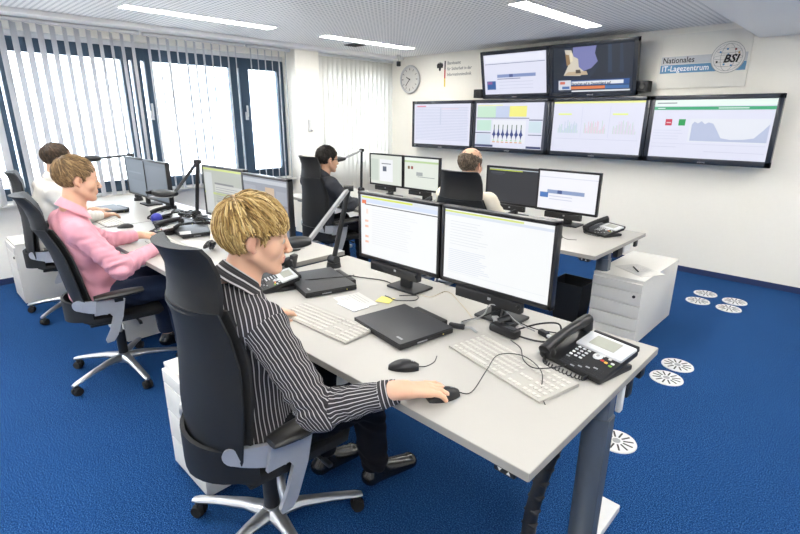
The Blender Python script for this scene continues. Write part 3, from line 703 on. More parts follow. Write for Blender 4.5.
mouse((-1.17, 1.185), math.radians(-50), DZ, 'black mouse standing free in front of the laptop', [(0, .05, .01), (-.015, .08, .004), (-.05, .11, .004), (-.09, .12, .008)])
mouse((-.968, 1.155), math.radians(-62), DZ, 'black mouse under the right hand of the blond man', [(0, .05, .01), (.01, .1, .003), (-.06, .2, .028), (-.14, .3, .03), (-.1, .38, .03), (.02, .37, .03), (.1, .31, .004), (.16, .28, .004)])
mouse((-4.13, 1.20), math.radians(-30), DPZ, 'black mouse on the desk between the pink shirt man and the window')
mouse((-1.66, 3.42), math.radians(-70), DZ, 'black mouse at the front of the far desk', [(0, .05, .01), (.03, .1, .003), (.02, .16, .003)])

# ------------------------------------------------------------------ phones
def phone(c, rz, dz, label, s=1.0, hcord=True, light=False):
    t = empty('desk_phone', (c[0], c[1], dz), rz, label, 'desk phone', 'desk telephones'); t.scale = (s, s, s)
    w, d = .20, .20; tilt = math.radians(13)
    T = R3(rx=tilt, loc=(0, -.10, .018))       # deck frame: x right, y up the deck
    m = MB(); m.box((.0, .105, -.006), (.245, .21, .022), BLK, .008, M=T)
    m.box((0, .05, .02), (.16, .06, .05), BLK, .006); m.box((.03, .0, .012), (.18, .17, .02), BLK, .006); m.build('body', t)
    m = MB(); m.box((.033, .160, .008), (.175, .092, .012), PHS, .005, M=T); pn = m.build('display_panel', t)
    m = MB(); m.box((.03, .164, .0148), (.095, .054, .002), LCD, M=T); m.build('display', pn)
    m = MB(); m.box((.035, .215, .004), (.17, .012, .02), BLK, .004, M=T); m.build('top_rim', t)
    m = MB()
    for r in range(4):
        for q in range(3): m.box((-.03 + .019 * q, .105 - .016 * r, .007), (.012, .008, .005), KEYG, .002, M=T, seg=1)
    m.build('number_keys', t); m = MB()
    for r in range(4):
        for q in range(7): m.box((-.03 + .0215 * q, .042 - .0115 * r, .006), (.015, .006, .003), BLKM if (r + q) % 5 else GRY, .001, M=T, seg=1)
    for (x, y, cc) in ((.085, .085, mat('amber_key', rgb(226, 170, 60), .4)), (.105, .092, KEYG), (.105, .078, mat('green_key', rgb(120, 170, 60), .4)), (.07, .088, mat('red_key', rgb(190, 60, 50), .4)), (.085, .108, KEYG), (.06, .112, KEYG)):
        m.box((x, y, .007), (.012, .009, .005), cc, .002, M=T, seg=1)
    m.build('function_keys', t)
    m = MB(); m.lathe([(.004, .008), (.012, .010), (.016, .007), (.017, .004)], PHS, (.045, .100, 0), 20, M=T); m.cyl((.045, .1, .004), (.045, .1, .009), .006, GRY, M=T, n=12); m.build('navigation_key', t)
    # handset lies along the left of the deck
    m = MB(); P = smooth_path([(-.088, -.01, .026), (-.088, .04, .038), (-.088, .11, .042), (-.088, .18, .041), (-.088, .225, .036)], 4)
    rs = [.024 + .006 * abs(i / (len(P) - 1) * 2 - 1) ** 2 for i in range(len(P))]
    m.tube(P, .022, BLK, 12, M=T, rs=rs, flat=.75)
    m.cyl((-.088, .008, .006), (-.088, .002, .034), .027, BLK, .025, 16, M=T); m.cyl((-.088, .212, .006), (-.088, .218, .040), .027, BLK, .025, 16, M=T); m.build('handset', t)
    if hcord:
        cd = []
        ax = smooth_path([(-.085, -.105, .03), (-.07, -.13, .012), (.0, -.135, .012), (.07, -.12, .012), (.075, -.09, .012)], 8)
        for i, p in enumerate(ax):
            for q in range(4):
                a = (i * 4 + q) * PI / 3; nx = ax[min(i + 1, len(ax) - 1)]; b = p.lerp(nx, q / 4); cd.append(b + Vector((0, .007 * math.cos(a), .007 * math.sin(a))))
        MB().tube(cd, .002, BLK, 5).build('coiled_cord', t)
    return t
phone((-.632, 1.655), math.radians(-12), DZ, 'big black desk phone with silver display panel at the right end of the near desk', 1.07)
phone((-2.20, 1.32), math.radians(-18), DZ, 'black desk phone with silver display beside the chin of the blond man', .98)
phone((-1.45, 3.80), math.radians(-24), DZ, 'black desk phone at the right end of the far desk', .95)
phone((-4.33, 1.56), math.radians(-30), DPZ, 'desk phone with the blue ball in the window desk clutter', .85)
phone((-3.66, 3.62), math.radians(-12), DZ, 'grey desk phone below the page monitor on the dark jacket man\'s desk', .8)
phone((-3.12, 3.70), math.radians(10), DZ, 'desk phone with upright handset left of the balding man\'s chair', .85)
phone((-2.16, 3.66), math.radians(-8), DZ, 'silver desk phone beside the balding man\'s arm under the black screen', .8)
phone((-3.74, 1.36), math.radians(-40), DPZ, 'black desk phone lying between the two laptops of the pink shirt man', .85)
m = MB(); m.cyl((0, 0, 0), (0, 0, .02), .035, BLUEP, .042, 20); m.lathe([(.042, .02), (.045, .035), (.042, .055), (.03, .07), (.012, .077), (0, .078)], BLUEP, n=20); m.lathe([(0, .0), (.038, .0)], BLUEP, n=20)
tag(m.build('plastic_ball', None, (-4.16, 1.45, DPZ)), 'blue round plastic thing in front of the phone on the window side desk', 'ball')

# ------------------------------------------------------------------ papers, clutter, cables
def paper(c, rz, z, w, d, label, mtl=None, name='paper_sheet', group=None, writing=True, pen=False):
    t = empty(name, (c[0], c[1], z), rz, label, 'paper', group)
    MB().box((0, 0, .001), (w, d, .0015), mtl or PAPER).build('sheet', t)
    if writing:
        m = MB(); rr = random.Random(int(w * 1e4))
        for k in range(6): m.box((-.03 * rr.random(), d * .32 - k * d * .12, .0019), (w * .7 * (.6 + .4 * rr.random()), .0025, .0003), GRY)
        m.build('print', t)
    return t
paper((-1.72, 1.47), math.radians(-12), DZ, .20, .15, 'white sheet between the two laptops on the nearest desk')
paper((-1.68, 1.42), math.radians(-4), DZ + .003, .14, .09, 'small pale card lying on the sheet by the keyboard', mat('pale_blue_card', rgb(226, 230, 238), .6))
paper((-1.62, 1.58), math.radians(20), DZ + .003, .075, .075, 'yellow sticky note beside the near laptop', YEL, 'sticky_note', writing=False)
paper((-1.14, 3.80), math.radians(-30), .520, .29, .21, 'white sheet on the pedestal beside the far desk')
m = MB(); m.tube([(0, -.06, .006), (0, .06, .006)], .005, BLK, 8); m.tube([(0, .06, .006), (0, .073, .006)], .0025, GRY, 6)
tag(m.build('pen', None, (-1.16, 3.78, .5235), (0, 0, math.radians(34))), 'black pen on the sheet on the pedestal', 'pen')
paper((-3.5, 1.40), math.radians(-20), DPZ + .0305, .1, .075, 'small white paper on the laptop of the pink shirt man', writing=False)
paper((-3.30, 1.36), math.radians(15), DPZ, .2, .14, 'white sheet right of the laptop at the pink shirt man\'s desk')
m = MB(); m.box((0, 0, .018), (.135, .05, .036), BLK, .012); m.box((-.02, .045, .02), (.06, .045, .04), BLKM, .014); m.cyl((-.05, .02, .03), (-.02, .06, .05), .02, BLK, n=14); m.box((.03, 0, .037), (.05, .03, .003), BLKM, .001)
tag(m.build('power_adapter', None, (-.985, 1.66, DZ), (0, 0, math.radians(-6))), 'black power adapter block under the right near monitor', 'adapter')
m = MB(); m.box((0, 0, .014), (.07, .022, .02), BLKM, .006); m.tube([(.03, 0, .014), (.06, .01, .012), (.09, -.01, .006)], .006, GRY, 8)
tag(m.build('cable_plug', None, (-1.16, 1.56, DZ), (0, 0, math.radians(20))), 'black plug beside the laptop corner under the near monitors', 'plug')
m = MB(); m.box((0, 0, .012), (.05, .03, .022), GRY, .006); m.tube([(.02, 0, .012), (.05, 0, .014)], .006, BLK, 8)
tag(m.build('cable_adapter', None, (-1.08, 1.74, DZ), (0, 0, math.radians(-40))), 'small grey connector below the right near monitor', 'adapter')
m = MB(); m.box((0, 0, .012), (.05, .024, .022), BLKM, .006); m.box((.03, 0, .011), (.02, .014, .012), LTG, .002)
tag(m.build('cable_plug', None, (-.86, 1.76, DZ), (0, 0, math.radians(-20))), 'dark video plug left of the big phone', 'plug')
def cable(pts, r, mt, label, z=DZ):
    tag(MB().tube(smooth_path([(x, y, z + zz) for x, y, zz in pts], 8), r, mt, 6).build('cable'), label, 'cable', 'loose cables on the desks')
cable([(-1.17, 1.6, .012), (-1.10, 1.66, .05), (-1.08, 1.68, .10), (-1.03, 1.70, .09), (-.97, 1.74, .03), (-.9, 1.76, .008)], .0028, GRY, 'thin grey cable arching up below the right near monitor')
cable([(-1.18, 1.62, .008), (-1.12, 1.70, .03), (-1.07, 1.76, .06), (-1.03, 1.70, .05), (-.96, 1.66, .02), (-.86, 1.68, .006), (-.77, 1.74, .006)], .004, BLK, 'thick black cable running from the adapter to the phone')
cable([(-.97, 1.72, .004), (-.9, 1.80, .03), (-.83, 1.83, .04), (-.8, 1.78, .01), (-.84, 1.74, .004)], .004, BLK, 'black cable loop left of the big phone')
cable([(-2.22, 1.66, .004), (-2.0, 1.72, .004), (-1.85, 1.78, .004), (-1.75, 1.77, .006)], .003, BLK, 'black cable from the lamp foot across the near desk')
cable([(-2.12, 1.23, .004), (-2.08, 1.33, .004), (-2.12, 1.40, .02), (-2.03, 1.50, .037), (-1.95, 1.64, .037), (-2.02, 1.72, .01)], .003, BLK, 'black cable lying across the laptop behind the blond man')
cable([(-1.72, 1.79, .004), (-1.5, 1.76, .004), (-1.40, 1.79, .05), (-1.30, 1.77, .02), (-1.18, 1.70, .004)], .0025, mat('beige_cable', rgb(190, 180, 160), .5), 'beige cable in front of the near monitor stands')
cable([(-1.66, 1.62, .004), (-1.58, 1.57, .03), (-1.49, 1.53, .05), (-1.44, 1.6, .045), (-1.5, 1.68, .03), (-1.6, 1.66, .01)], .0025, BLKM, 'thin dark cable curling over the yellow note')
cable([(-1.0, 1.80, .004), (-.9, 1.79, .005), (-.8, 1.83, .004), (-.72, 1.85, .004)], .0025, BLK, 'short black cable behind the big phone')
cable([(-.93, 1.62, .004), (-.84, 1.54, .028), (-.78, 1.46, .03), (-.72, 1.44, .028), (-.66, 1.52, .028), (-.68, 1.6, .004)], .0022, BLK, 'thin black wire lying over the right keyboard')
# clutter on the pink shirt desk
def heap(c, dz, label, seed, sz=.10):
    rr = random.Random(seed); pts = [(rr.uniform(-sz, sz), rr.uniform(-sz * .7, sz * .7), .012 + rr.random() * .05) for _ in range(24)]
    tag(MB().tube(smooth_path(pts, 6), .0075, BLK if seed % 2 else MAROON, 6).build('cable_bundle', None, (c[0], c[1], dz)), label, 'cable bundle')
heap((-3.62, 1.74), DPZ, 'dark red cable bundle in front of the window left of the lamp post', 4)
heap((-3.78, 1.66), DPZ, 'black cable bundle beside the blue ball phone', 5)
heap((-2.66, 1.40), DPZ, 'dark red cable bundle under the lamp head in front of the blond man', 6)
heap((-3.02, 1.62), DPZ, 'black cable bundle under the pink shirt man\'s monitors', 7, .07)
heap((-3.95, 1.74), DPZ, 'black cable bundle at the foot of the lamp', 9, .06)
heap((-4.15, 1.70), DPZ, 'black cable bundle between the lamp post and the window side monitors', 13)
heap((-3.42, 1.72), DPZ, 'dark red cable bundle at the foot of the pale grey windows monitor', 14, .08)
heap((-3.02, 1.36), DPZ, 'coiled black phone cord lying right of the folded white card', 15, .05)
heap((-3.28, 3.62), DZ, 'black cable bundle between the phones on the far desk', 11, .06)
m = MB(); m.box((0, 0, .03), (.1, .07, .06), mat('headset_black', rgb(30, 30, 34), .5), .02); m.tube(smooth_path([(-.05, 0, .03), (-.07, 0, .09), (0, 0, .14), (.07, 0, .09), (.05, 0, .03)], 5), .007, BLK, 8)
tag(m.build('headset', None, (-2.86, 1.55, DPZ), (math.radians(60), 0, .3)), 'black headset lying on the pink shirt man\'s desk by the chair back', 'headset')
m = MB(); m.box((0, 0, .055), (.10, .004, .11), mat('pale_card_stand', rgb(230, 224, 214), .6), M=R3(rx=-.25)); m.box((0, .03, .05), (.1, .004, .11), PAPER, M=R3(rx=.3))
tag(m.build('card_stand', None, (-3.25, 1.50, DPZ), (0, 0, .3)), 'small folded white card standing on the pink shirt man\'s desk', 'card')
m = MB(); m.box((0, 0, .045), (.03, .05, .09), BLK, .006, M=R3(ry=.25)); tag(m.build('phone_charger', None, (-2.40, 1.56, DZ), (0, 0, .4)), 'small black device in front of the blond man\'s mouth', 'device')

# ------------------------------------------------------------------ office chair (faces +y)
def curved_slab(rows, thick, m, mb=None, n=9):
    """rows: (z, y, halfwidth, bow) - slab bowed around the sitter; returns mesh"""
    mb = mb or MB(); rings = []
    for (z, y, hw, bow) in rows:
        f = []; b = []
        for k in range(n):
            u = k / (n - 1) * 2 - 1; e = 1 - .75 * abs(u) ** 6
            f.append((u * hw, y + bow * u * u + thick * .5 * e, z)); b.append((u * hw, y + bow * u * u - thick * .5 * e, z))
        rings.append(f + b[::-1])
    # rounded ends
    mb.sweep(rings, m); return mb
def chair(loc, rz, label, s=1.0, recline=0.0):
    t = empty('office_chair', (loc[0], loc[1], 0), rz, label, 'office chair', 'office chairs with tall dark backs'); t.scale = (s, s, s)
    for k in range(5):
        a = math.radians(loc[2] + 72 * k) - rz; ca, sa = math.cos(a), math.sin(a)
        m = MB(); rings = []
        for (r, z, w, h) in ((.03, .115, .035, .03), (.12, .118, .026, .020), (.25, .100, .021, .015), (.345, .082, .020, .012), (.372, .076, .014, .008)):
            c = Vector((r * ca, r * sa, z)); sd = Vector((-sa, ca, 0))
            rings.append([c + sd * w * math.cos(q) + Vector((0, 0, 1)) * h * math.sin(q) for q in np.linspace(0, 2 * PI, 10, endpoint=False)])
        m.sweep(rings, ALU); arm = m.build('base_arm', t)
        m = MB(); c = Vector((.35 * ca, .35 * sa, .03)); ax = Vector((-sa, ca, 0))
        for q in (-1, 1): m.cyl(c + ax * q * .006, c + ax * q * .026, .029, RUB, .024, 18)
        m.box(c + Vector((0, 0, .014)), (.028, .028, .045), BLK, .008); m.cyl(c + Vector((0, 0, .03)), c + Vector((0, 0, .05)), .008, GRY, n=10); m.build('castor', arm)
    m = MB(); m.cyl((0, 0, .085), (0, 0, .145), .045, ALU, .036, 20); m.cyl((0, 0, .14), (0, 0, .30), .030, BLK, n=20); m.cyl((0, 0, .30), (0, 0, .42), .018, GRY, n=16); m.build('column', t)
    m = MB(); m.box((0, .02, .43), (.18, .26, .06), BLKM, .02); m.tube([(.09, .08, .44), (.24, .1, .43)], .007, BLK, 8); m.box((.25, .1, .43), (.05, .02, .016), BLK, .005); m.build('mechanism', t)
    # seat
    rings = []
    for k in range(12):
        u = k / 11; y = -.20 + .46 * u; hw = .235 * (1 - .10 * (2 * u - 1) ** 4) * (.86 if k in (0, 11) else 1); th = .028 if 0 < k < 11 else .014; zc = .478 - .02 * u ** 3
        ring = []
        for q in range(20):
            a = 2 * PI * q / 20; cx = math.copysign(abs(math.cos(a)) ** .35, math.cos(a)); cz = math.copysign(abs(math.sin(a)) ** .55, math.sin(a)); ring.append((hw * cx, y, zc + th * cz))
        rings.append(ring)
    MB().sweep(rings, CHF).build('seat', t)
    MB().box((0, .03, .445), (.40, .40, .018), CHS, .01).build('seat_shell', t)
    # back: shell, cushion, headrest
    r = recline
    back = [(.50, -.235), (.56, -.250), (.66, -.250), (.78, -.240), (.90, -.235), (1.0, -.245), (1.07, -.262)]
    hwd = [.17, .215, .238, .242, .232, .208, .185]
    rows = [(z, y - r * (z - .5) + .2 * r, h, .055) for (z, y), h in zip(back, hwd)]
    curved_slab(rows, .022, CHS).build('back_shell', t)
    rows = [(z, y + .03 - r * (z - .5) + .2 * r, h - .008, .06) for (z, y), h in zip(back, hwd)]
    curved_slab(rows, .036, CHF).build('backrest', t)
    hr = [(1.055, -.262, .176), (1.07, -.258, .182), (1.12, -.25, .178), (1.18, -.25, .172), (1.235, -.268, .166), (1.262, -.285, .15)]
    rows = [(z, y + .012 - r * (z - .5) + .2 * r, h, .05) for z, y, h in hr]
    curved_slab(rows, .045, CHL).build('headrest', t)
    # wrap-around bracket: dark centre, silver ends
    def bandpt(a, z, off=0): return Vector(((.258 + off) * math.sin(a), -.03 - (.258 + off) * math.cos(a), z))
    rings = []
    for a in np.linspace(-1.1, 1.1, 15):
        rings.append([bandpt(a, .455 + .03 * abs(a)), bandpt(a, .60 - .005 * abs(a)), bandpt(a, .60 - .005 * abs(a), -.014), bandpt(a, .455 + .03 * abs(a), -.014)])
    MB().sweep(rings, CHS).build('lumbar_band', t)
    for sgn in (-1, 1):
        m = MB(); rings = []
        for a in np.linspace(.80, 1.42, 8):
            z0, z1 = .560 - .05 * (a - .8), .622; rings.append([bandpt(sgn * a, z0, .014), bandpt(sgn * a, z1, .014), bandpt(sgn * a, z1, -.004), bandpt(sgn * a, z0, -.004)])
        m.sweep(rings, SILV)
        m.cyl(bandpt(sgn * .80, .591, .0145), bandpt(sgn * .80, .591, -.004), .031, SILV, n=16)
        x = sgn * .264
        pl = [(-.12, .624), (.035, .612), (.01, .50), (-.035, .385), (-.06, .350), (-.10, .345), (-.105, .365), (-.075, .42), (-.045, .51), (-.06, .535), (-.14, .535)]
        vs = [(x + o, y, z) for o in (-.008, .008) for y, z in pl]; n = len(pl)
        m.add(vs, [list(range(n)), [n + i for i in range(n)][::-1]] + [[i, (i + 1) % n, n + (i + 1) % n, n + i] for i in range(n)], SILV)
        m.tube(smooth_path([(x, -.075, .375), (x * .7, -.05, .37), (x * .35, .0, .40)], 4), .018, SILV, 8, flat=.6)
        m.build('side_bracket', t)
        m = MB(); m.box((x * 1.02, -.0, .625), (.022, .05, .05), BLK, .006); m.build('armrest_post', t)
        m = MB(); rings = []
        for k in range(11):
            u = k / 10; y = -.13 + .27 * u; ww = .050 * math.sin(PI * (.1 + .8 * u)) ** .35; hh = .021 * math.sin(PI * (.1 + .8 * u)) ** .4
            rings.append([(sgn * .285 + ww * math.cos(q), y, .660 + hh * math.sin(q) - .01 * (1 - u)) for q in np.linspace(0, 2 * PI, 16, endpoint=False)])
        m.sweep(rings, PAD); m.build('armrest', t)
    return t
chair((-1.46, .79, 137), math.radians(-2), 'office chair of the blond man in the striped shirt, nearest the camera')
chair((-3.31, .83, 3), math.radians(-9), 'office chair of the man in the pink shirt', .95, .24)
chair((-4.77, .89, 20), math.radians(-11), 'office chair of the man in the pale shirt by the window', .95, .0)
chair((-3.86, 3.0, 10), math.radians(-8), 'office chair of the man in the dark jacket before the pier')
chair((-2.12, 3.0, 0), math.radians(4), 'office chair of the balding man under the televisions', 1.0)

# ------------------------------------------------------------------ organic surfaces (distance field -> surface nets)
class Field:
    def __init__(s, lo, hi, h):
        s.lo = np.array(lo, np.float64); s.h = h
        s.n = np.ceil((np.array(hi) - s.lo) / h).astype(int) + 1
        s.v = np.full(s.n, 0.05, np.float32)
    def blk(s, lo, hi):
        a = np.clip(np.floor((np.array(lo) - s.lo) / s.h).astype(int), 0, s.n); b = np.clip(np.ceil((np.array(hi) - s.lo) / s.h).astype(int) + 1, 0, s.n)
        if (b <= a).any(): return None
        ax = [(s.lo[i] + s.h * np.arange(a[i], b[i])).astype(np.float32) for i in range(3)]
        return (slice(a[0], b[0]), slice(a[1], b[1]), slice(a[2], b[2])), ax[0][:, None, None], ax[1][None, :, None], ax[2][None, None, :]
    def merge(s, sl, d, k, sub=False):
        a = s.v[sl]
        if sub:
            d = -d; h = np.maximum(k - np.abs(a - d), 0) / k; s.v[sl] = np.maximum(a, d) + h * h * k * .25
        else:
            h = np.maximum(k - np.abs(a - d), 0) / k; s.v[sl] = np.minimum(a, d) - h * h * k * .25
    def cap(s, a, b, ra, rb, k=.01, sub=False, flat=None):
        a = np.array(a, float); b = np.array(b, float); r = max(ra, rb) + k + .012
        q = s.blk(np.minimum(a, b) - r, np.maximum(a, b) + r)
        if q is None: return
        sl, X, Y, Z = q; ba = b - a; L = max(ba @ ba, 1e-9)
        px, py, pz = X - a[0], Y - a[1], Z - a[2]
        t = np.clip((px * ba[0] + py * ba[1] + pz * ba[2]) / L, 0, 1)
        dx, dy, dz = px - t * ba[0], py - t * ba[1], pz - t * ba[2]
        if flat is not None:   # stretch along a direction: (unit vector, factor)
            f, g = flat; f = np.array(f, float); f /= np.linalg.norm(f); w = (dx * f[0] + dy * f[1] + dz * f[2]) * (1 / g - 1)
            dx, dy, dz = dx + w * f[0], dy + w * f[1], dz + w * f[2]
        s.merge(sl, np.sqrt(dx * dx + dy * dy + dz * dz) - (ra + (rb - ra) * t), k, sub)
    def ell(s, c, r, R=None, k=.01, sub=False):
        c = np.array(c, float); r = np.array(r, float); m = r.max() + k + .012
        q = s.blk(c - m, c + m)
        if q is None: return
        sl, X, Y, Z = q; px, py, pz = X - c[0], Y - c[1], Z - c[2]
        if R is not None:
            px, py, pz = (px * R[0][0] + py * R[1][0] + pz * R[2][0], px * R[0][1] + py * R[1][1] + pz * R[2][1], px * R[0][2] + py * R[1][2] + pz * R[2][2])
        k0 = np.sqrt((px / r[0]) ** 2 + (py / r[1]) ** 2 + (pz / r[2]) ** 2) + 1e-6
        k1 = np.sqrt((px / r[0] ** 2) ** 2 + (py / r[1] ** 2) ** 2 + (pz / r[2] ** 2) ** 2) + 1e-6
        s.merge(sl, k0 * (k0 - 1) / k1, k, sub)
    def plane_cut(s, lo, hi, p, n, k=.004):
        q = s.blk(lo, hi)
        if q is None: return
        sl, X, Y, Z = q; d = (X - p[0]) * n[0] + (Y - p[1]) * n[1] + (Z - p[2]) * n[2]
        s.v[sl] = np.maximum(s.v[sl], d + 0 * s.v[sl])
    def mesh(s):
        v = s.v; S = v < 0; n = s.n
        any_ = np.zeros(n - 1, bool); all_ = np.ones(n - 1, bool)
        offs = [(i, j, k) for i in (0, 1) for j in (0, 1) for k in (0, 1)]
        for i, j, k in offs:
            c = S[i:n[0] - 1 + i, j:n[1] - 1 + j, k:n[2] - 1 + k]; any_ |= c; all_ &= c
        I = np.argwhere(any_ & ~all_); idm = -np.ones(n - 1, np.int32); idm[I[:, 0], I[:, 1], I[:, 2]] = np.arange(len(I))
        C = {o: v[I[:, 0] + o[0], I[:, 1] + o[1], I[:, 2] + o[2]].astype(np.float64) for o in offs}
        P = np.zeros((len(I), 3)); W = np.zeros(len(I))
        for a in offs:
            for ax in range(3):
                if a[ax]: continue
                b = list(a); b[ax] = 1; b = tuple(b); m = (C[a] < 0) != (C[b] < 0)
                t = np.where(m, C[a] / np.where(m, C[a] - C[b], 1), 0)
                p = np.tile(np.array(a, float), (len(I), 1)); p[:, ax] += t; P += p * m[:, None]; W += m
        P = (I + P / W[:, None]) * s.h + s.lo
        F = []
        for ax in range(3):
            u, w = [(1, 2), (2, 0), (0, 1)][ax]
            sa = [slice(None)] * 3; sb = [slice(None)] * 3; sa[ax] = slice(0, n[ax] - 1); sb[ax] = slice(1, n[ax])
            A = S[tuple(sa)]; B = S[tuple(sb)]; E = np.argwhere(A != B)
            ok = (E[:, u] > 0) & (E[:, w] > 0) & (E[:, u] < n[u] - 1) & (E[:, w] < n[w] - 1); E = E[ok]
            inside = A[E[:, 0], E[:, 1], E[:, 2]]
            def cid(du, dw):
                q = E.copy(); q[:, u] += du; q[:, w] += dw; return idm[q[:, 0], q[:, 1], q[:, 2]]
            Q = np.stack([cid(-1, -1), cid(0, -1), cid(0, 0), cid(-1, 0)], 1)
            Q[~inside] = Q[~inside][:, ::-1]; F.append(Q)
        F = np.concatenate(F); F = F[(F >= 0).all(1)]
        return P, F
def relax(P, F, it=1, lam=.5):
    for _ in range(it):
        acc = np.zeros_like(P); cnt = np.zeros(len(P))
        for a in range(4):
            b = (a + 1) % 4
            np.add.at(acc, F[:, a], P[F[:, b]]); np.add.at(acc, F[:, b], P[F[:, a]]); np.add.at(cnt, F[:, a], 1); np.add.at(cnt, F[:, b], 1)
        P = P * (1 - lam) + lam * acc / np.maximum(cnt, 1)[:, None]
    return P
def vnormals(P, F):
    N = np.zeros_like(P); n = np.cross(P[F[:, 2]] - P[F[:, 0]], P[F[:, 3]] - P[F[:, 1]])
    for a in range(4): np.add.at(N, F[:, a], n)
    return N / (np.linalg.norm(N, axis=1)[:, None] + 1e-9)
def to_obj(name, P, F, mats, parent, base, mi=None):
    me = bpy.data.meshes.new(name); P = P - np.array(base)
    me.vertices.add(len(P)); me.vertices.foreach_set('co', P.astype(np.float32).ravel())
    me.loops.add(F.size); me.loops.foreach_set('vertex_index', F.astype(np.int32).ravel())
    me.polygons.add(len(F)); me.polygons.foreach_set('loop_start', np.arange(0, F.size, 4, dtype=np.int32))
    try: me.polygons.foreach_set('loop_total', np.full(len(F), 4, np.int32))
    except Exception: pass
    me.update(calc_edges=True); me.validate()
    for m in mats: me.materials.append(m)
    me.polygons.foreach_set('use_smooth', np.ones(len(me.polygons), bool))
    if mi is not None and len(me.polygons) == len(F): me.polygons.foreach_set('material_index', mi.astype(np.int32))
    o = bpy.data.objects.new(name, me); COL.objects.link(o)
    if parent: o.parent = parent
    else: o.location = base
    return o

def skin_mat(name, c):
    m = mat(name, c, .48, var=.05, scale=25, bump=.12, bscale=400)
    b = m.node_tree.nodes['Principled BSDF']; b.inputs['Subsurface Weight'].default_value = .12; b.inputs['Subsurface Radius'].default_value = (.01, .004, .002)
    return m
SKIN = skin_mat('skin_fair', rgb(222, 176, 148)); SKINR = skin_mat('skin_lip', rgb(200, 128, 116)); SKIND = skin_mat('skin_warm', rgb(198, 156, 130)); SKINE = skin_mat('skin_ear', rgb(216, 164, 138))
def hair_mat(name, cols):
    m = bpy.data.materials.new(name); m.use_nodes = True; nt = m.node_tree; b = nt.nodes['Principled BSDF']
    at = nt.nodes.new('ShaderNodeAttribute'); at.attribute_name = 'tone'
    nz = nt.nodes.new('ShaderNodeTexNoise'); nz.inputs['Scale'].default_value = 120; tc = nt.nodes.new('ShaderNodeTexCoord'); nt.links.new(tc.outputs['Object'], nz.inputs['Vector'])
    ad = nt.nodes.new('ShaderNodeMath'); ad.operation = 'MULTIPLY_ADD'; nt.links.new(nz.outputs['Fac'], ad.inputs[0]); ad.inputs[1].default_value = .3; nt.links.new(at.outputs['Fac'], ad.inputs[2])
    r = nt.nodes.new('ShaderNodeValToRGB'); e = r.color_ramp.elements
    e[0].position = .1; e[0].color = cols[0]; e[1].position = 1.0; e[1].color = cols[-1]
    for i, c in enumerate(cols[1:-1]): k = e.new(.1 + .9 * (i + 1) / (len(cols) - 1)); k.color = c
    nt.links.new(ad.outputs[0], r.inputs['Fac']); nt.links.new(r.outputs['Color'], b.inputs['Base Color'])
    b.inputs['Roughness'].default_value = .5; b.inputs['Specular IOR Level'].default_value = .4
    return m
BLOND = hair_mat('blond_hair', [rgb(84, 66, 34), rgb(150, 116, 64), rgb(202, 168, 104), rgb(240, 214, 156)])
BROWN = hair_mat('light_brown_hair', [rgb(66, 50, 32), rgb(108, 84, 56), rgb(140, 112, 76), rgb(170, 142, 102)])
DBROWN = hair_mat('dark_brown_hair', [rgb(40, 32, 26), rgb(62, 50, 40), rgb(86, 68, 52), rgb(110, 90, 70)])
BLACKH = hair_mat('black_hair', [rgb(20, 18, 18), rgb(34, 30, 28), rgb(46, 40, 36), rgb(64, 56, 50)])
GREYH = hair_mat('greying_hair', [rgb(60, 50, 42), rgb(82, 70, 58), rgb(106, 92, 78), rgb(132, 118, 102)])
def cloth_mat(name, c, pitch=None, stripe=None, width=.3, var=.08):
    m = mat(name, c, .85, var=var, scale=14, bump=.25, bscale=900, spec=.2)
    if pitch:
        nt = m.node_tree; b = nt.nodes['Principled BSDF']
        at = nt.nodes.new('ShaderNodeAttribute'); at.attribute_name = 'stripe'
        d = nt.nodes.new('ShaderNodeMath'); d.operation = 'MULTIPLY'; d.inputs[1].default_value = 1 / pitch; nt.links.new(at.outputs['Fac'], d.inputs[0])
        f = nt.nodes.new('ShaderNodeMath'); f.operation = 'FRACT'; nt.links.new(d.outputs[0], f.inputs[0])
        r = nt.nodes.new('ShaderNodeValToRGB'); e = r.color_ramp.elements; r.color_ramp.interpolation = 'LINEAR'
        base = c; g = tuple(x * 1.9 for x in c[:3]) + (1,)
        e[0].position = 0; e[0].color = base; e[1].position = 1; e[1].color = base
        for p_, cc in ((.34, base), (.40, stripe), (.40 + width * .7, stripe), (.46 + width * .7, base), (.86, base), (.89, g), (.94, g), (.97, base)): k = e.new(p_); k.color = cc
        nt.links.new(f.outputs[0], r.inputs['Fac']); nt.links.new(r.outputs['Color'], b.inputs['Base Color'])
    return m
def rotm(yaw, pitch, roll=0):
    """columns: right, forward, up; yaw turns left (ccw), pitch nods down"""
    return np.array(Euler((-pitch, roll, yaw), 'XYZ').to_matrix().transposed().transposed())
def unit(v): v = np.array(v, float); return v / (np.linalg.norm(v) + 1e-9)

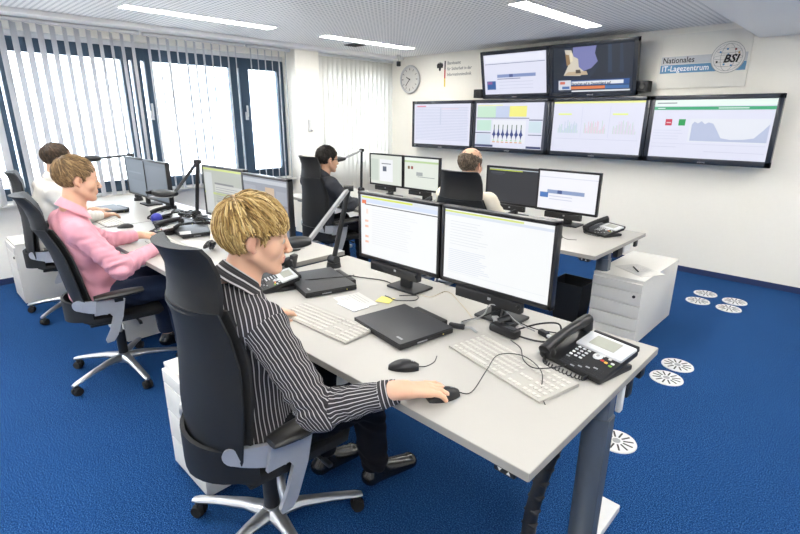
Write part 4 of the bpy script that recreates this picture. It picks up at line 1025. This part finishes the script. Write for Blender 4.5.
def add_head(F, c, R, s=1.0, neck=None, hf=1.0):
    T = lambda *p: np.array(c) + R @ (np.array(p, float) * s)
    E = lambda p, r, k, sub=False: F.ell(T(*p), np.array(r) * s, R, k * s, sub)
    K = lambda a, b, ra, rb, k, sub=False: F.cap(T(*a), T(*b), ra * s, rb * s, k * s, sub)
    E((0, -.014, .034), (.073, .093, .086), .01)
    E((0, .032, .045), (.060, .058, .062), .03)
    E((0, .034, -.03), (.055, .058, .082), .03)
    for q in (-1, 1):
        K((q * .052, .0, -.052), (q * .018, .066, -.098), .016, .015, .025)
        E((q * .040, .058, -.030), (.022, .024, .024), .02)
        K((q * .012, .084, .020), (q * .042, .074, .018), .009, .007, .012)
    E((0, .076, -.100), (.021, .017, .015), .018)
    for q in (-1, 1): E((q * .031, .096, .000), (.016, .016, .011), .012, True)
    for q in (-1, 1): E((q * .031, .0775, .001), (.014, .0135, .0125), .004)
    K((0, .086, .018), (0, .109, -.030), .0075, .0095, .010); E((0, .112, -.034), (.0095, .0095, .0085), .006)
    for q in (-1, 1): E((q * .0115, .103, -.038), (.0075, .009, .006), .005)
    E((0, .082, -.062), (.026, .018, .017), .012)
    K((-.018, .092, -.060), (.018, .092, -.060), .0048, .0048, .006); K((0, .095, -.060), (0, .095, -.060), .006, .006, .005)
    K((-.016, .091, -.0715), (.016, .091, -.0715), .0055, .0055, .006)
    K((-.022, .101, -.0665), (.022, .101, -.0665), .0022, .0022, .003, True)
    for q in (-1, 1):
        Re = R @ np.array(Euler((math.radians(-12), 0, q * math.radians(22))).to_matrix())
        F.ell(T(q * .078, -.008, -.004), np.array((.0070, .0165, .028)) * s, Re, .006 * s)
        F.ell(T(q * .0865, -.004, .000), np.array((.006, .011, .019)) * s, Re, .004 * s, True)
        F.ell(T(q * .077, .002, -.030), np.array((.006, .009, .010)) * s, Re, .006 * s)
    if neck is not None:
        F.cap(T(0, -.022, -.05), neck, .046 * s, .053, .02 * s); F.cap(T(0, -.0, -.085), np.array(neck) + R @ np.array((0, .03, 0)), .035 * s, .045, .02)
    return T
def add_hand(F, w, d, up, side, curl=(.35, .35, .25), spread=.06, s=1.0, thumb=.5, lift=None):
    d = unit(d); up = np.array(up, float); up = unit(up - d * (up @ d)); lat = np.cross(up, d) * side; w = np.array(w, float)
    F.cap(w - d * .03, w + d * .015, .027 * s, .026 * s, .01, flat=(lat, 1.2))
    ks = []
    for i, (lo, fl, ln) in enumerate(((.026, .088, .072), (.009, .092, .080), (-.009, .088, .074), (-.026, .079, .058))):
        kn = w + lat * lo * s + d * fl * s; F.cap(w + lat * lo * .55 * s + d * .012, kn - up * .002, .0155 * s, .0115 * s, .012)
        a = spread * (1.5 - i); fd = unit(d * math.cos(a) + lat * math.sin(a)); p = kn; ang = 0
        for j, (fr, r0, r1) in enumerate(((.46, .0098, .0090), (.30, .0088, .0080), (.24, .0080, .0068))):
            ang += curl[j] * (1 + .12 * i); v = fd * math.cos(ang) - up * math.sin(ang); q = p + v * ln * fr * s
            F.cap(p, q, r0 * s, r1 * s, .0035 if j else .006); p = q
    tb = w + lat * .022 * s + d * .022 - up * .008; v = unit(d * .75 + lat * thumb - up * .25)
    F.cap(tb, tb + v * .038 * s, .015 * s, .0125 * s, .012); p = tb + v * .038 * s; v2 = unit(d * .95 + lat * thumb * .45 - up * .3)
    F.cap(p, p + v2 * .032 * s, .0118 * s, .0102 * s, .004); p = p + v2 * .032 * s; v3 = unit(d + lat * thumb * .1 - up * .35); F.cap(p, p + v3 * .024 * s, .0102 * s, .0082 * s, .004)

def ylim(z):   # hairline: furthest forward hair root for a height on the head
    return np.interp(z, [-.09, -.05, -.035, -.02, .02, .045, .062, .075, .2], [-.055, -.045, -.03, .018, .034, .048, .075, .090, .12])
def add_hair(name, c, R, m, parent, base, n, length, seed, s=1.0, vol=.010, fringe=0.0, bald=False, wid=.0045, droop=.6, mess=.25, nape=-.075, swirl=.3, capoff=.006, lowear=False, fext=.012):
    rr = np.random.RandomState(seed); C0 = np.array((0, -.014, .034)); RD = np.array((.073, .093, .086)) + .003
    V = []; Fq = []; tone = []
    yl = (lambda z: ylim(z))
    # scalp layer
    Fd = Field((-.115, -.14, -.10), (.115, .12, .15), .004)
    Fd.ell(C0, RD + capoff, None, .001)
    X = (Fd.lo[0] + Fd.h * np.arange(Fd.n[0]))[:, None, None]; Y = (Fd.lo[1] + Fd.h * np.arange(Fd.n[1]))[None, :, None]; Z = (Fd.lo[2] + Fd.h * np.arange(Fd.n[2]))[None, None, :]
    cut = np.maximum(Y - yl(Z) - .004, nape - Z)
    earcut = .024 - np.sqrt((Y + .004) ** 2 + ((Z + .006) / 1.2) ** 2) + 0 * X
    if not lowear: cut = np.maximum(cut, np.where(np.abs(X) > .05, earcut, -1))
    if bald: cut = np.maximum(cut, Z - .052 - .35 * (-(Y)) * (Y < 0))
    Fd.v = np.maximum(Fd.v, np.broadcast_to(cut, Fd.v.shape)).astype(np.float32)
    P, F = Fd.mesh(); P = relax(P, F, 2)
    zz = np.clip((P[:, 2:3] + .07) / .09, 0, 1); P = C0 + (P - C0) * (1 - (1 - zz) * capoff * .8 / .09)
    P = P + .0016 * np.sin(P[:, :1] * 700 + 3 * np.sin(P[:, 2:3] * 90)) * unit((1, 1, 1))
    V.append(P); Fq.append(F); tone.append(np.full(len(P), .25) + .12 * np.sin(P[:, 0] * 500 + 4 * np.sin(P[:, 2] * 60))); off = len(P)
    crown = np.array((.012, -.062, .098))
    cnt = 0; tries = 0
    while cnt < n and tries < n * 30:
        tries += 1
        q = rr.normal(size=3); q /= np.linalg.norm(q); p = C0 + q * RD
        if p[1] > yl(p[2]) or p[2] < nape + .012: continue
        if not lowear and abs(p[0]) > .05 and math.hypot(p[1] + .004, (p[2] + .006) / 1.2) < .028: continue
        if bald and p[2] > .045 + .3 * max(0, -p[1]) and rr.rand() < .96: continue
        d = p - crown; L = length * (.7 + .6 * rr.rand())
        if fringe and p[1] > .02 and p[2] > .05: L *= 1 + fringe
        if p[2] < -.02: L *= .6
        zf = min(1, max(.15, (p[2] + .07) / .09)); j = rr.normal(size=3) * mess; path = []; lift = .002 + vol * rr.rand() ** .7 * zf; tn = .15 + .75 * rr.rand() ** 1.2
        x = p.copy(); nseg = 7
        for k in range(nseg):
            u = k / (nseg - 1); nn = (x - C0) / RD ** 2; nn /= np.linalg.norm(nn)
            if k and ((not lowear and abs(x[0]) > .045 and math.hypot(x[1] + .002, (x[2] + .006) / 1.15) < .026) or x[1] > yl(x[2]) + (fext if x[2] > .026 else .004) or (x[1] > .03 and x[2] < .024 * (1 - fringe))): x = prevx + (x - prevx) * .08
            prevx = x.copy(); on = C0 + (x - C0) / np.linalg.norm((x - C0) / RD); path.append(on + nn * (capoff * .6 * zf + lift * math.sin(PI * min(1, .12 + u * .8)) ** .8))
            dd = d / (np.linalg.norm(d) + 1e-6) + j * (1 - .3 * u) + np.array((0, .25 * (x[2] > .05), -droop * (.3 + u))) + swirl * np.cross(nn, d / (np.linalg.norm(d) + 1e-6))
            dd = dd - nn * (dd @ nn); dd /= np.linalg.norm(dd) + 1e-9; x = on + dd * L / (nseg - 1)
        path = np.array(path); w = wid * (.7 + .7 * rr.rand()); rings = []
        for k in range(nseg):
            t = path[min(k + 1, nseg - 1)] - path[max(k - 1, 0)]; t /= np.linalg.norm(t) + 1e-9
            nn = (path[k] - C0); nn /= np.linalg.norm(nn); sd = np.cross(t, nn); sd /= np.linalg.norm(sd) + 1e-9
            ww = w * (.55 + .45 * math.sin(PI * min(1, (k + .6) / nseg * .9))) * (1 if k < nseg - 2 else (.6 if k == nseg - 2 else .12))
            rings += [path[k] + sd * ww, path[k] + nn * ww * .55, path[k] - sd * ww, path[k] - nn * ww * .4]
        V.append(np.array(rings)); f = []
        for k in range(nseg - 1):
            for a in range(4): b = (a + 1) % 4; f.append((off + k * 4 + a, off + k * 4 + b, off + k * 4 + 4 + b, off + k * 4 + 4 + a))
        Fq.append(np.array(f)); tone.append(np.clip(np.repeat(np.linspace(tn - .12, tn + .08, nseg), 4), 0, 1)); off += nseg * 4; cnt += 1
    P = np.concatenate(V) * s @ R.T + np.array(c); o = to_obj(name, P, np.concatenate(Fq), [m], parent, base)
    a = o.data.attributes.new('tone', 'FLOAT', 'POINT'); a.data.foreach_set('value', np.concatenate(tone).astype(np.float32))
    return o

def person(label, base, J, skin, shirt, trousers, hairf, h=.006, hc=.008, folds=1.0, stripes=False, head_s=1.0, shoe=None, group=None, girth=1.0, glasses=False, hands=None, collar=None, tor=None, jacket=False):
    J = {k: np.array(v, float) for k, v in J.items() if k not in ('yaw', 'pitch')} | {'yaw': J['yaw'], 'pitch': J['pitch']}
    R = rotm(J['yaw'], J['pitch'])
    pts = np.array([v for k, v in J.items() if k not in ('yaw', 'pitch')]); lo = pts.min(0) - .27; hi = pts.max(0) + .27; lo[2] = -.01
    F = Field(lo, hi, h); g = girth
    hip, chest, neck = J['hip'], J['chest'], J['neck']; up = unit(neck - hip); sh = unit(J['shR'] - J['shL']); fw = unit(np.cross(up, sh)); TR = np.stack([sh, fw, up], 1)
    # ---- body, one continuous surface
    F.ell(hip, (.155 * g, .105 * g, .12), TR, .03); F.ell((hip + chest) / 2, (.135 * g, .095 * g, .17), TR, .05); F.ell(chest, (.155 * g, .105 * g, .17), TR, .04)
    F.cap(J['shL'], J['shR'], .05, .05, .05); F.cap(chest + up * .12, neck, .07, .055, .04)
    T = add_head(F, J['head'], R, head_s, neck)
    for q in 'LR':
        F.cap(J['sh' + q], J['el' + q], .045, .036, .03); F.cap(J['el' + q], J['wr' + q], .036, .025, .015)
        F.cap(J['hp' + q], J['kn' + q], .075, .052, .04); F.cap(J['kn' + q], J['an' + q], .050, .034, .02); F.cap(J['an' + q], J['to' + q], .032, .026, .02)
        hd = (hands or {}).get(q, {}); add_hand(F, J['wr' + q], J['hd' + q], hd.get('up', (0, 0, 1)), 1 if q == 'R' else -1, hd.get('curl', (.35, .35, .25)), hd.get('spread', .06), thumb=hd.get('thumb', .5), s=hd.get('s', 1.0))
    P, Fc = F.mesh(); fc = P[Fc].mean(1); loc = (fc - J['head']) @ R / head_s
    mi = np.zeros(len(Fc), int)
    lip = (np.abs(loc[:, 0]) < .021) & (loc[:, 1] > .083) & (loc[:, 2] < -.0555) & (loc[:, 2] > -.0775); mi[lip] = 1
    mi[(np.abs(loc[:, 0]) > .071) & (np.abs(loc[:, 2]) < .05) & (loc[:, 1] > -.05) & (loc[:, 1] < .03)] = 2
    body = to_obj('person', P, Fc, [skin, SKINR, SKINE], None, base, mi); tag(body, label, 'person', group)
    # ---- eyes and brows
    for q in (-1, 1):
        m = MB(); c = T(q * .031, .081, .0005) - np.array(base)
        prof = [(.0113 * math.sin(a), .0113 * math.cos(a)) for a in np.linspace(0, PI, 9)]
        ME = Matrix.Translation(c) @ Matrix([list(R[i]) + [0] for i in range(3)] + [[0, 0, 0, 1]]) @ Euler((-PI / 2, 0, 0)).to_matrix().to_4x4()
        m.lathe(prof, mat('eye_white', rgb(190, 184, 178), .4), n=16, M=ME); m.lathe([(0, .0119), (.004, .0116), (.0055, .0107)], mat('eye_iris', rgb(70, 84, 96), .2), n=14, M=ME); m.build('eye', body)
        m = MB(); pp = [T(q * (.012 + .034 * u), .0905 - .014 * u ** 2, .020 + .006 * math.sin(PI * u * .8)) - np.array(base) for u in np.linspace(0, 1, 7)]
        o = m.tube(pp, .003, hairf['mat'], 6, rs=[.0022, .0032, .0034, .0032, .0028, .002, .001]).build('eyebrow', body)
        a = o.data.attributes.new('tone', 'FLOAT', 'POINT'); a.data.foreach_set('value', np.full(len(o.data.vertices), .2, np.float32))
    hk = dict(hairf); hm = hk.pop('mat'); add_hair('hair', J['head'], R, hm, body, base, s=head_s, **hk)
    # ---- shirt
    S = Field(lo, hi, hc); e = .014 if not jacket else .024
    S.ell(hip + up * .03, (.165 * g + e, .12 * g + e, .11), TR, .03); S.ell((hip + chest) / 2, (.15 * g + e, .108 * g + e, .19), TR, .05); S.ell(chest, (.165 * g + e, .112 * g + e, .18), TR, .04)
    S.cap(J['shL'], J['shR'], .056 + e * .6, .056 + e * .6, .05); S.cap(chest + up * .12, neck - up * .012, .08, .062, .04)
    for q in 'LR':
        S.cap(J['sh' + q], J['el' + q], .052 + e, .047 + e, .03); cf = J['wr' + q] - unit(J['wr' + q] - J['el' + q]) * .012
        S.cap(J['el' + q], cf, .047 + e, .030 + e * .6, .02); d = unit(J['wr' + q] - J['el' + q]); S.plane_cut(cf - .09, cf + .09, cf, d)
    S.plane_cut(hip - .3, hip + .3, hip - up * .07, -up)
    P, Fc = S.mesh(); P = relax(P, Fc, 1); N = vnormals(P, Fc)
    segs = [(hip - up * .05, neck, .16)] + [x for q in 'LR' for x in ((J['sh' + q] + unit(J['el' + q] - J['sh' + q]) * .03, J['el' + q], .060), (J['el' + q], J['wr' + q], .048))]
    def segd(X):
        D = []; TT = []
        for a, b, r in segs:
            t = np.clip((X - a) @ (b - a) / ((b - a) @ (b - a)), 0, 1); D.append(np.linalg.norm(X - a - t[:, None] * (b - a), axis=1) / r); TT.append(t)
        return np.array(D), np.array(TT)
    D, TT = segd(P); near = D.argmin(0); f = np.zeros(len(P))
    wv = np.sin(P @ np.array((23, 31, -17.)) + 2 * np.sin(P @ np.array((11, -9, 14.)))) 
    for i, (a, b, r) in enumerate(segs):
        m = near == i; L = np.linalg.norm(b - a); t = TT[i] * L
        if i == 0:
            w = 1.8 * np.sin(P @ np.array((14, 10, 60.)) + 3 * np.sin(P @ np.array((18, 14, 6.)))) + 1.2 * np.sin(P @ np.array((52, -38, 30.)) + 2.5 * np.sin(P @ np.array((9, 21, 17.))))
            f += m * w * .0014 * (1 - .45 * TT[i])
        else:
            el = np.exp(-((L - t) / .09) ** 2) if i % 2 else np.exp(-(t / .09) ** 2); dr = unit(b - a); sd = unit(np.cross(dr, (0.3, .2, 1)))
            ph = t / .034 * 2 * PI * .9 + (P @ sd) * 55 + 2.2 * np.sin(P @ np.array((28, 19, 33.)))
            ph2 = t * 75 + 2.6 * np.sin(P @ np.array((34, -22, 27.))) + (P @ sd) * 95
            f += m * (np.sin(ph) * (.0009 + .0020 * el) + .0022 * np.sin(ph2) * (.6 + el) + .0015 * np.sin(ph * .47 + 2))
            if i in (2, 4): f *= np.where(m & (L - t < .055), .15, 1)
    P = P + N * (f * folds)[:, None]; P = relax(P, Fc, 1, .3)
    so = to_obj('shirt' if not jacket else 'jacket', P, Fc, [shirt], body, base)
    if stripes and len(so.data.polygons) == len(Fc):
        D, _ = segd(P[Fc].mean(1)); D[0] *= 1.0; nf = D.argmin(0); st = np.zeros((len(Fc), 4))
        for i, (a, b, r) in enumerate(segs):
            m = nf == i
            if not m.any(): continue
            dr = unit(b - a); X = P[Fc[m]]; e1 = unit(np.cross(dr, (0, 1, 0.05)) if i else sh); e2 = np.cross(dr, e1)
            tl = (X - a) @ dr; Lb = np.linalg.norm(b - a)
            ang = np.arctan2((X - a) @ e2, (X - a) @ e1); ang += 2 * PI * np.round((ang[:, :1] - ang) / (2 * PI)); val = ang * (.155 if i == 0 else r + .008)
            if i in (2, 4): cu = (tl.mean(1) > Lb - .07); val = np.where(cu[:, None], tl, val)
            if i == 0: yk = tl.mean(1) > Lb - .10; val = np.where(yk[:, None], (X - a) @ (sh * .35 + fw * .93), val)
            st[m] = val
        a = so.data.attributes.new('stripe', 'FLOAT', 'CORNER'); a.data.foreach_set('value', st.ravel().astype(np.float32))
    # collar
    cm = MB(); nb = neck - np.array(base); rings = []; NN = 30; vals = []
    nd = unit(unit(J['head'] + R @ np.array((0, -.03, -.05)) - neck) + .38 * unit(fw)); sdv = unit(np.cross(fw, nd)); fwn = np.cross(nd, sdv)
    ce = .0 if not jacket else .008
    for k in range(NN + 1):
        a = -2.72 + 5.44 * k / NN; fr = abs(a) / 2.72; dirv = -fwn * math.cos(a) + sdv * math.sin(a); zt = .045 - .028 * fr ** 2; zl = -.006 - .040 * max(0, fr - .45)
        rt = .062 + ce; rl = .082 + .016 * fr + ce
        p1 = nb + dirv * (rt - .002) + nd * (zt - .035); p2 = nb + dirv * rt + nd * zt; p3 = nb + dirv * (rt + .005) + nd * (zt + .001); p4 = nb + dirv * rl + nd * zl + fwn * .02 * fr ** 3; p5 = nb + dirv * (rl - .004) + nd * zl + fwn * .02 * fr ** 3; p6 = nb + dirv * (rt + .002) + nd * (zt - .006)
        rings.append([p1, p2, p3, p4, p5, p6])
    cm.sweep(rings, collar or shirt); co = cm.build('collar', body)
    if stripes:
        a = co.data.attributes.new('stripe', 'FLOAT', 'POINT'); a.data.foreach_set('value', np.array([[0, .004, .006, .036, .036, .01][i % 6] + .0 for i in range(len(co.data.vertices))], np.float32))
    # ---- trousers
    U = Field(lo, np.array((hi[0], hi[1], hip[2] + .2)), hc); e = .012
    U.ell(hip - up * .01, (.165 * g + .008, .115 * g + .012, .10), TR, .03)
    for q in 'LR':
        U.cap(J['hp' + q], J['kn' + q], .085 + e, .062 + e, .05); end = J['an' + q] + (J['kn' + q] - J['an' + q]) * .08; U.cap(J['kn' + q], end, .060 + e, .048 + e, .03)
        d = unit(J['an' + q] - J['kn' + q]); U.plane_cut(end - .12, end + .12, end, d)
    P, Fc = U.mesh(); P = relax(P, Fc, 1); N = vnormals(P, Fc)
    P = P + N * (.003 * np.sin(P @ np.array((30, 44, 52.)) + 3 * np.sin(P @ np.array((16, 9, 21.)))))[:, None]
    to_obj('trousers', P, Fc, [trousers], body, base)
    # ---- shoes
    for q in 'LR':
        a, t_ = J['an' + q], J['to' + q]; d = unit((t_ - a) * (1, 1, 1)); Fo = Field(np.minimum(a, t_) - .12, np.maximum(a, t_) + .12, .006)
        heel = a + np.array((0, 0, -.045)) - d * .03; Fo.cap(heel, a + np.array((0, 0, .01)), .036, .036, .01); Fo.cap(heel, t_ + d * .01, .034, .036, .02, flat=(np.cross(d, (0, 0, 1)), 1.2)); Fo.cap(a, t_ - d * .04, .036, .03, .02)
        zf = min(heel[2] - .034, t_[2] - .034)
        nrm = unit(np.cross(np.cross(d, (0, 0, 1.)), d)); Fo.plane_cut(np.minimum(a, t_) - .12, np.maximum(a, t_) + .12, heel - nrm * .03, -nrm)
        P, Fc = Fo.mesh(); P = relax(P, Fc, 1); to_obj('shoe', P, Fc, [shoe or mat('black_shoe_leather', rgb(22, 22, 24), .25, coat=.3)], body, base)
    if glasses:
        m = MB(); b_ = np.array(base)
        for q in (-1, 1):
            m.tube([T(q * .031 + .022 * math.cos(a), .104 - abs(.022 * math.cos(a)) * .1, .0 + .015 * math.sin(a)) - b_ for a in np.linspace(0, 2 * PI, 20)], .0022, BLK, 6)
            m.tube([T(q * .054, .100, .006) - b_, T(q * .076, .06, .008) - b_, T(q * .080, .0, .008) - b_, T(q * .079, -.02, -.004) - b_], .0022, BLK, 6)
        m.tube([T(-.009, .108, .004) - b_, T(.009, .108, .004) - b_], .0022, BLK, 6); m.build('glasses', body)
    return body

def off(d, o): return {k: (tuple(np.array(v) + np.array(o)) if k not in ('yaw', 'pitch', 'hdL', 'hdR') else v) for k, v in d.items()}

STRIPE = cloth_mat('charcoal_striped_cotton', rgb(52, 51, 54), .0130, rgb(188, 186, 188), .24)
PINK = cloth_mat('pink_cotton', rgb(222, 160, 174))
PALE = cloth_mat('pale_grey_cotton', rgb(216, 213, 206)); CREAMC = cloth_mat('cream_cotton', rgb(222, 214, 196)); DARKJ = cloth_mat('dark_grey_wool', rgb(56, 58, 64))
BLKT = cloth_mat('black_trouser_cloth', rgb(20, 20, 26)); JEAN = cloth_mat('dark_blue_denim', rgb(40, 50, 72)); GREYT = cloth_mat('grey_trouser_cloth', rgb(60, 62, 68))

near = dict(hip=(-1.44, .735, .56), chest=(-1.425, .715, .90), neck=(-1.405, .705, 1.115), head=(-1.370, .762, 1.258), yaw=math.radians(-31), pitch=math.radians(9),
    shL=(-1.595, .705, 1.025), shR=(-1.245, .695, 1.015), elL=(-1.74, .80, .765), elR=(-1.10, .775, .745), wrL=(-1.80, 1.02, .79), wrR=(-.918, .965, .812), hdL=(.12, .95, -.08), hdR=(.40, .9, -.16),
    hpL=(-1.54, .76, .55), hpR=(-1.34, .76, .55), knL=(-1.60, 1.15, .56), knR=(-1.27, 1.13, .56), anL=(-1.58, 1.14, .10), anR=(-1.36, 1.26, .10), toL=(-1.58, 1.30, .045), toR=(-1.33, 1.44, .05))
person('blond young man in a black and white striped shirt, right hand on a mouse', (-1.44, .74, 0), near, SKIN, STRIPE, BLKT,
    dict(mat=BLOND, n=3000, length=.085, seed=3, vol=.015, fringe=.15, wid=.0025, droop=.75, mess=.28, capoff=.009, nape=-.085, lowear=False, fext=.038), h=.0042, hc=.006, stripes=True, head_s=1.0,
    hands={'R': dict(curl=(.10, .28, .22), spread=.10, thumb=.6, s=1.10), 'L': dict(curl=(.3, .45, .35))}, folds=1.35)
pink = dict(hip=(-3.33, .745, .56), chest=(-3.31, .685, .89), neck=(-3.28, .69, 1.11), head=(-3.27, .740, 1.27), yaw=math.radians(-8), pitch=math.radians(8),
    shL=(-3.49, .675, 1.01), shR=(-3.13, .665, 1.00), elL=(-3.60, .90, .82), elR=(-3.03, .82, .775), wrL=(-3.60, 1.12, .825), wrR=(-3.17, 1.08, .825), hdL=(-.05, 1, -.05), hdR=(-.25, 1, -.05),
    hpL=(-3.43, .77, .55), hpR=(-3.23, .77, .55), knL=(-3.46, 1.16, .56), knR=(-3.18, 1.16, .56), anL=(-3.45, 1.17, .10), anR=(-3.16, 1.18, .10), toL=(-3.45, 1.33, .045), toR=(-3.14, 1.34, .045))
person('man with short light brown hair in a pink shirt typing at the desk', (-3.33, .745, 0), pink, SKIN, PINK, JEAN,
    dict(mat=BROWN, n=1500, length=.042, seed=5, vol=.006, wid=.0026, droop=.3, mess=.2, capoff=.007, nape=-.08), h=.006, hc=.008, head_s=1.03, girth=1.05, folds=1.3)
white = off(pink, (-1.46, .04, 0)); white.update(head=(-4.75, .965, 1.275), neck=(-4.76, .92, 1.125), chest=(-4.77, .86, .92), shL=(-4.96, .87, 1.05), shR=(-4.60, .87, 1.04), yaw=math.radians(-4), pitch=math.radians(14), elR=(-4.48, .98, .84), elL=(-5.04, 1.0, .84), wrR=(-4.56, 1.17, .825), wrL=(-4.86, 1.19, .825))
person('man with dark brown hair in a pale grey shirt sitting by the window', (-4.79, .785, 0), white, SKIND, PALE, GREYT,
    dict(mat=DBROWN, n=900, length=.03, seed=8, vol=.006, wid=.003, droop=.2, mess=.22, capoff=.007), h=.007, hc=.009, head_s=1.0)
jack = off(pink, (-.58, 2.14, 0)); jack.update(head=(-3.83, 2.965, 1.225), neck=(-3.86, 2.92, 1.08), chest=(-3.88, 2.90, .89), shL=(-4.07, 2.90, 1.01), shR=(-3.70, 2.89, 1.0), elR=(-3.64, 3.05, .80), elL=(-4.15, 3.05, .80), wrR=(-3.76, 3.26, .79), wrL=(-4.05, 3.27, .79), yaw=math.radians(-14), pitch=math.radians(6))
person('man with black hair and glasses in a dark jacket sitting before the closed blind', (-3.91, 2.885, 0), jack, SKIND, DARKJ, BLKT,
    dict(mat=BLACKH, n=900, length=.032, seed=9, vol=.009, wid=.003, droop=.1, mess=.35, capoff=.007), h=.007, hc=.009, glasses=True, jacket=True)
bald = off(pink, (1.16, 2.2, 0)); bald.update(head=(-2.17, 3.00, 1.285), neck=(-2.19, 2.945, 1.13), chest=(-2.16, 2.94, .93), shL=(-2.35, 2.94, 1.05), shR=(-1.96, 2.94, 1.04), elR=(-1.87, 3.08, .82), elL=(-2.50, 3.06, .82), wrR=(-2.05, 3.29, .79), wrL=(-2.36, 3.29, .79), yaw=math.radians(4), pitch=math.radians(4))
person('balding man in a cream shirt seen from behind below the televisions', (-2.24, 2.925, 0), bald, SKIND, CREAMC, GREYT,
    dict(mat=GREYH, n=700, length=.02, seed=12, vol=.004, wid=.0032, droop=.2, mess=.25, capoff=.005, bald=True), h=.007, hc=.009)
# the near mouse follows the hand
for o in list(COL.objects):
    if o.get('label', '').startswith('black mouse under'): o.location = (-.862, 1.10, DZ); o.rotation_euler = (0, 0, math.radians(-24))
    if o.get('label', '').startswith('black mouse standing free'): o.location = (-1.085, 1.15, DZ)

# ------------------------------------------------------------------ light, sky, camera
w = bpy.data.worlds.new('World'); SC.world = w; w.use_nodes = True; nt = w.node_tree; bg = nt.nodes['Background']
sky = nt.nodes.new('ShaderNodeTexSky'); sky.sky_type = 'PREETHAM'; sky.turbidity = 6; sky.sun_direction = Vector((.3, -.6, .75)).normalized()
mx = nt.nodes.new('ShaderNodeMix'); mx.data_type = 'RGBA'; mx.inputs['Factor'].default_value = .85; mx.inputs['B'].default_value = (.95, .98, 1.0, 1)
nt.links.new(sky.outputs[0], mx.inputs['A']); nt.links.new(mx.outputs['Result'], bg.inputs['Color']); bg.inputs['Strength'].default_value = 9.0
cd = bpy.data.cameras.new('camera'); cam = bpy.data.objects.new('camera', cd); COL.objects.link(cam)
cd.sensor_width = 36; cd.lens = 488.094 * 36 / 800; cd.clip_start = .05; cd.clip_end = 200
RR = Matrix([[0.7193319390155115, 0.6946421883164999, 0.005813064858451324], [-0.20820767466077558, 0.2076095045028188, 0.9557969752266674], [0.6627300549428379, -0.68874561621179, 0.29396998218271325]]).transposed()
cam.matrix_world = Matrix.Translation((0, 0, 1.62)) @ RR.to_4x4()
SC.camera = cam
vs = SC.view_settings; vs.view_transform = 'Standard'; vs.look = 'None'; vs.exposure = 0.8; vs.gamma = 1.0; vs.use_curve_mapping = False
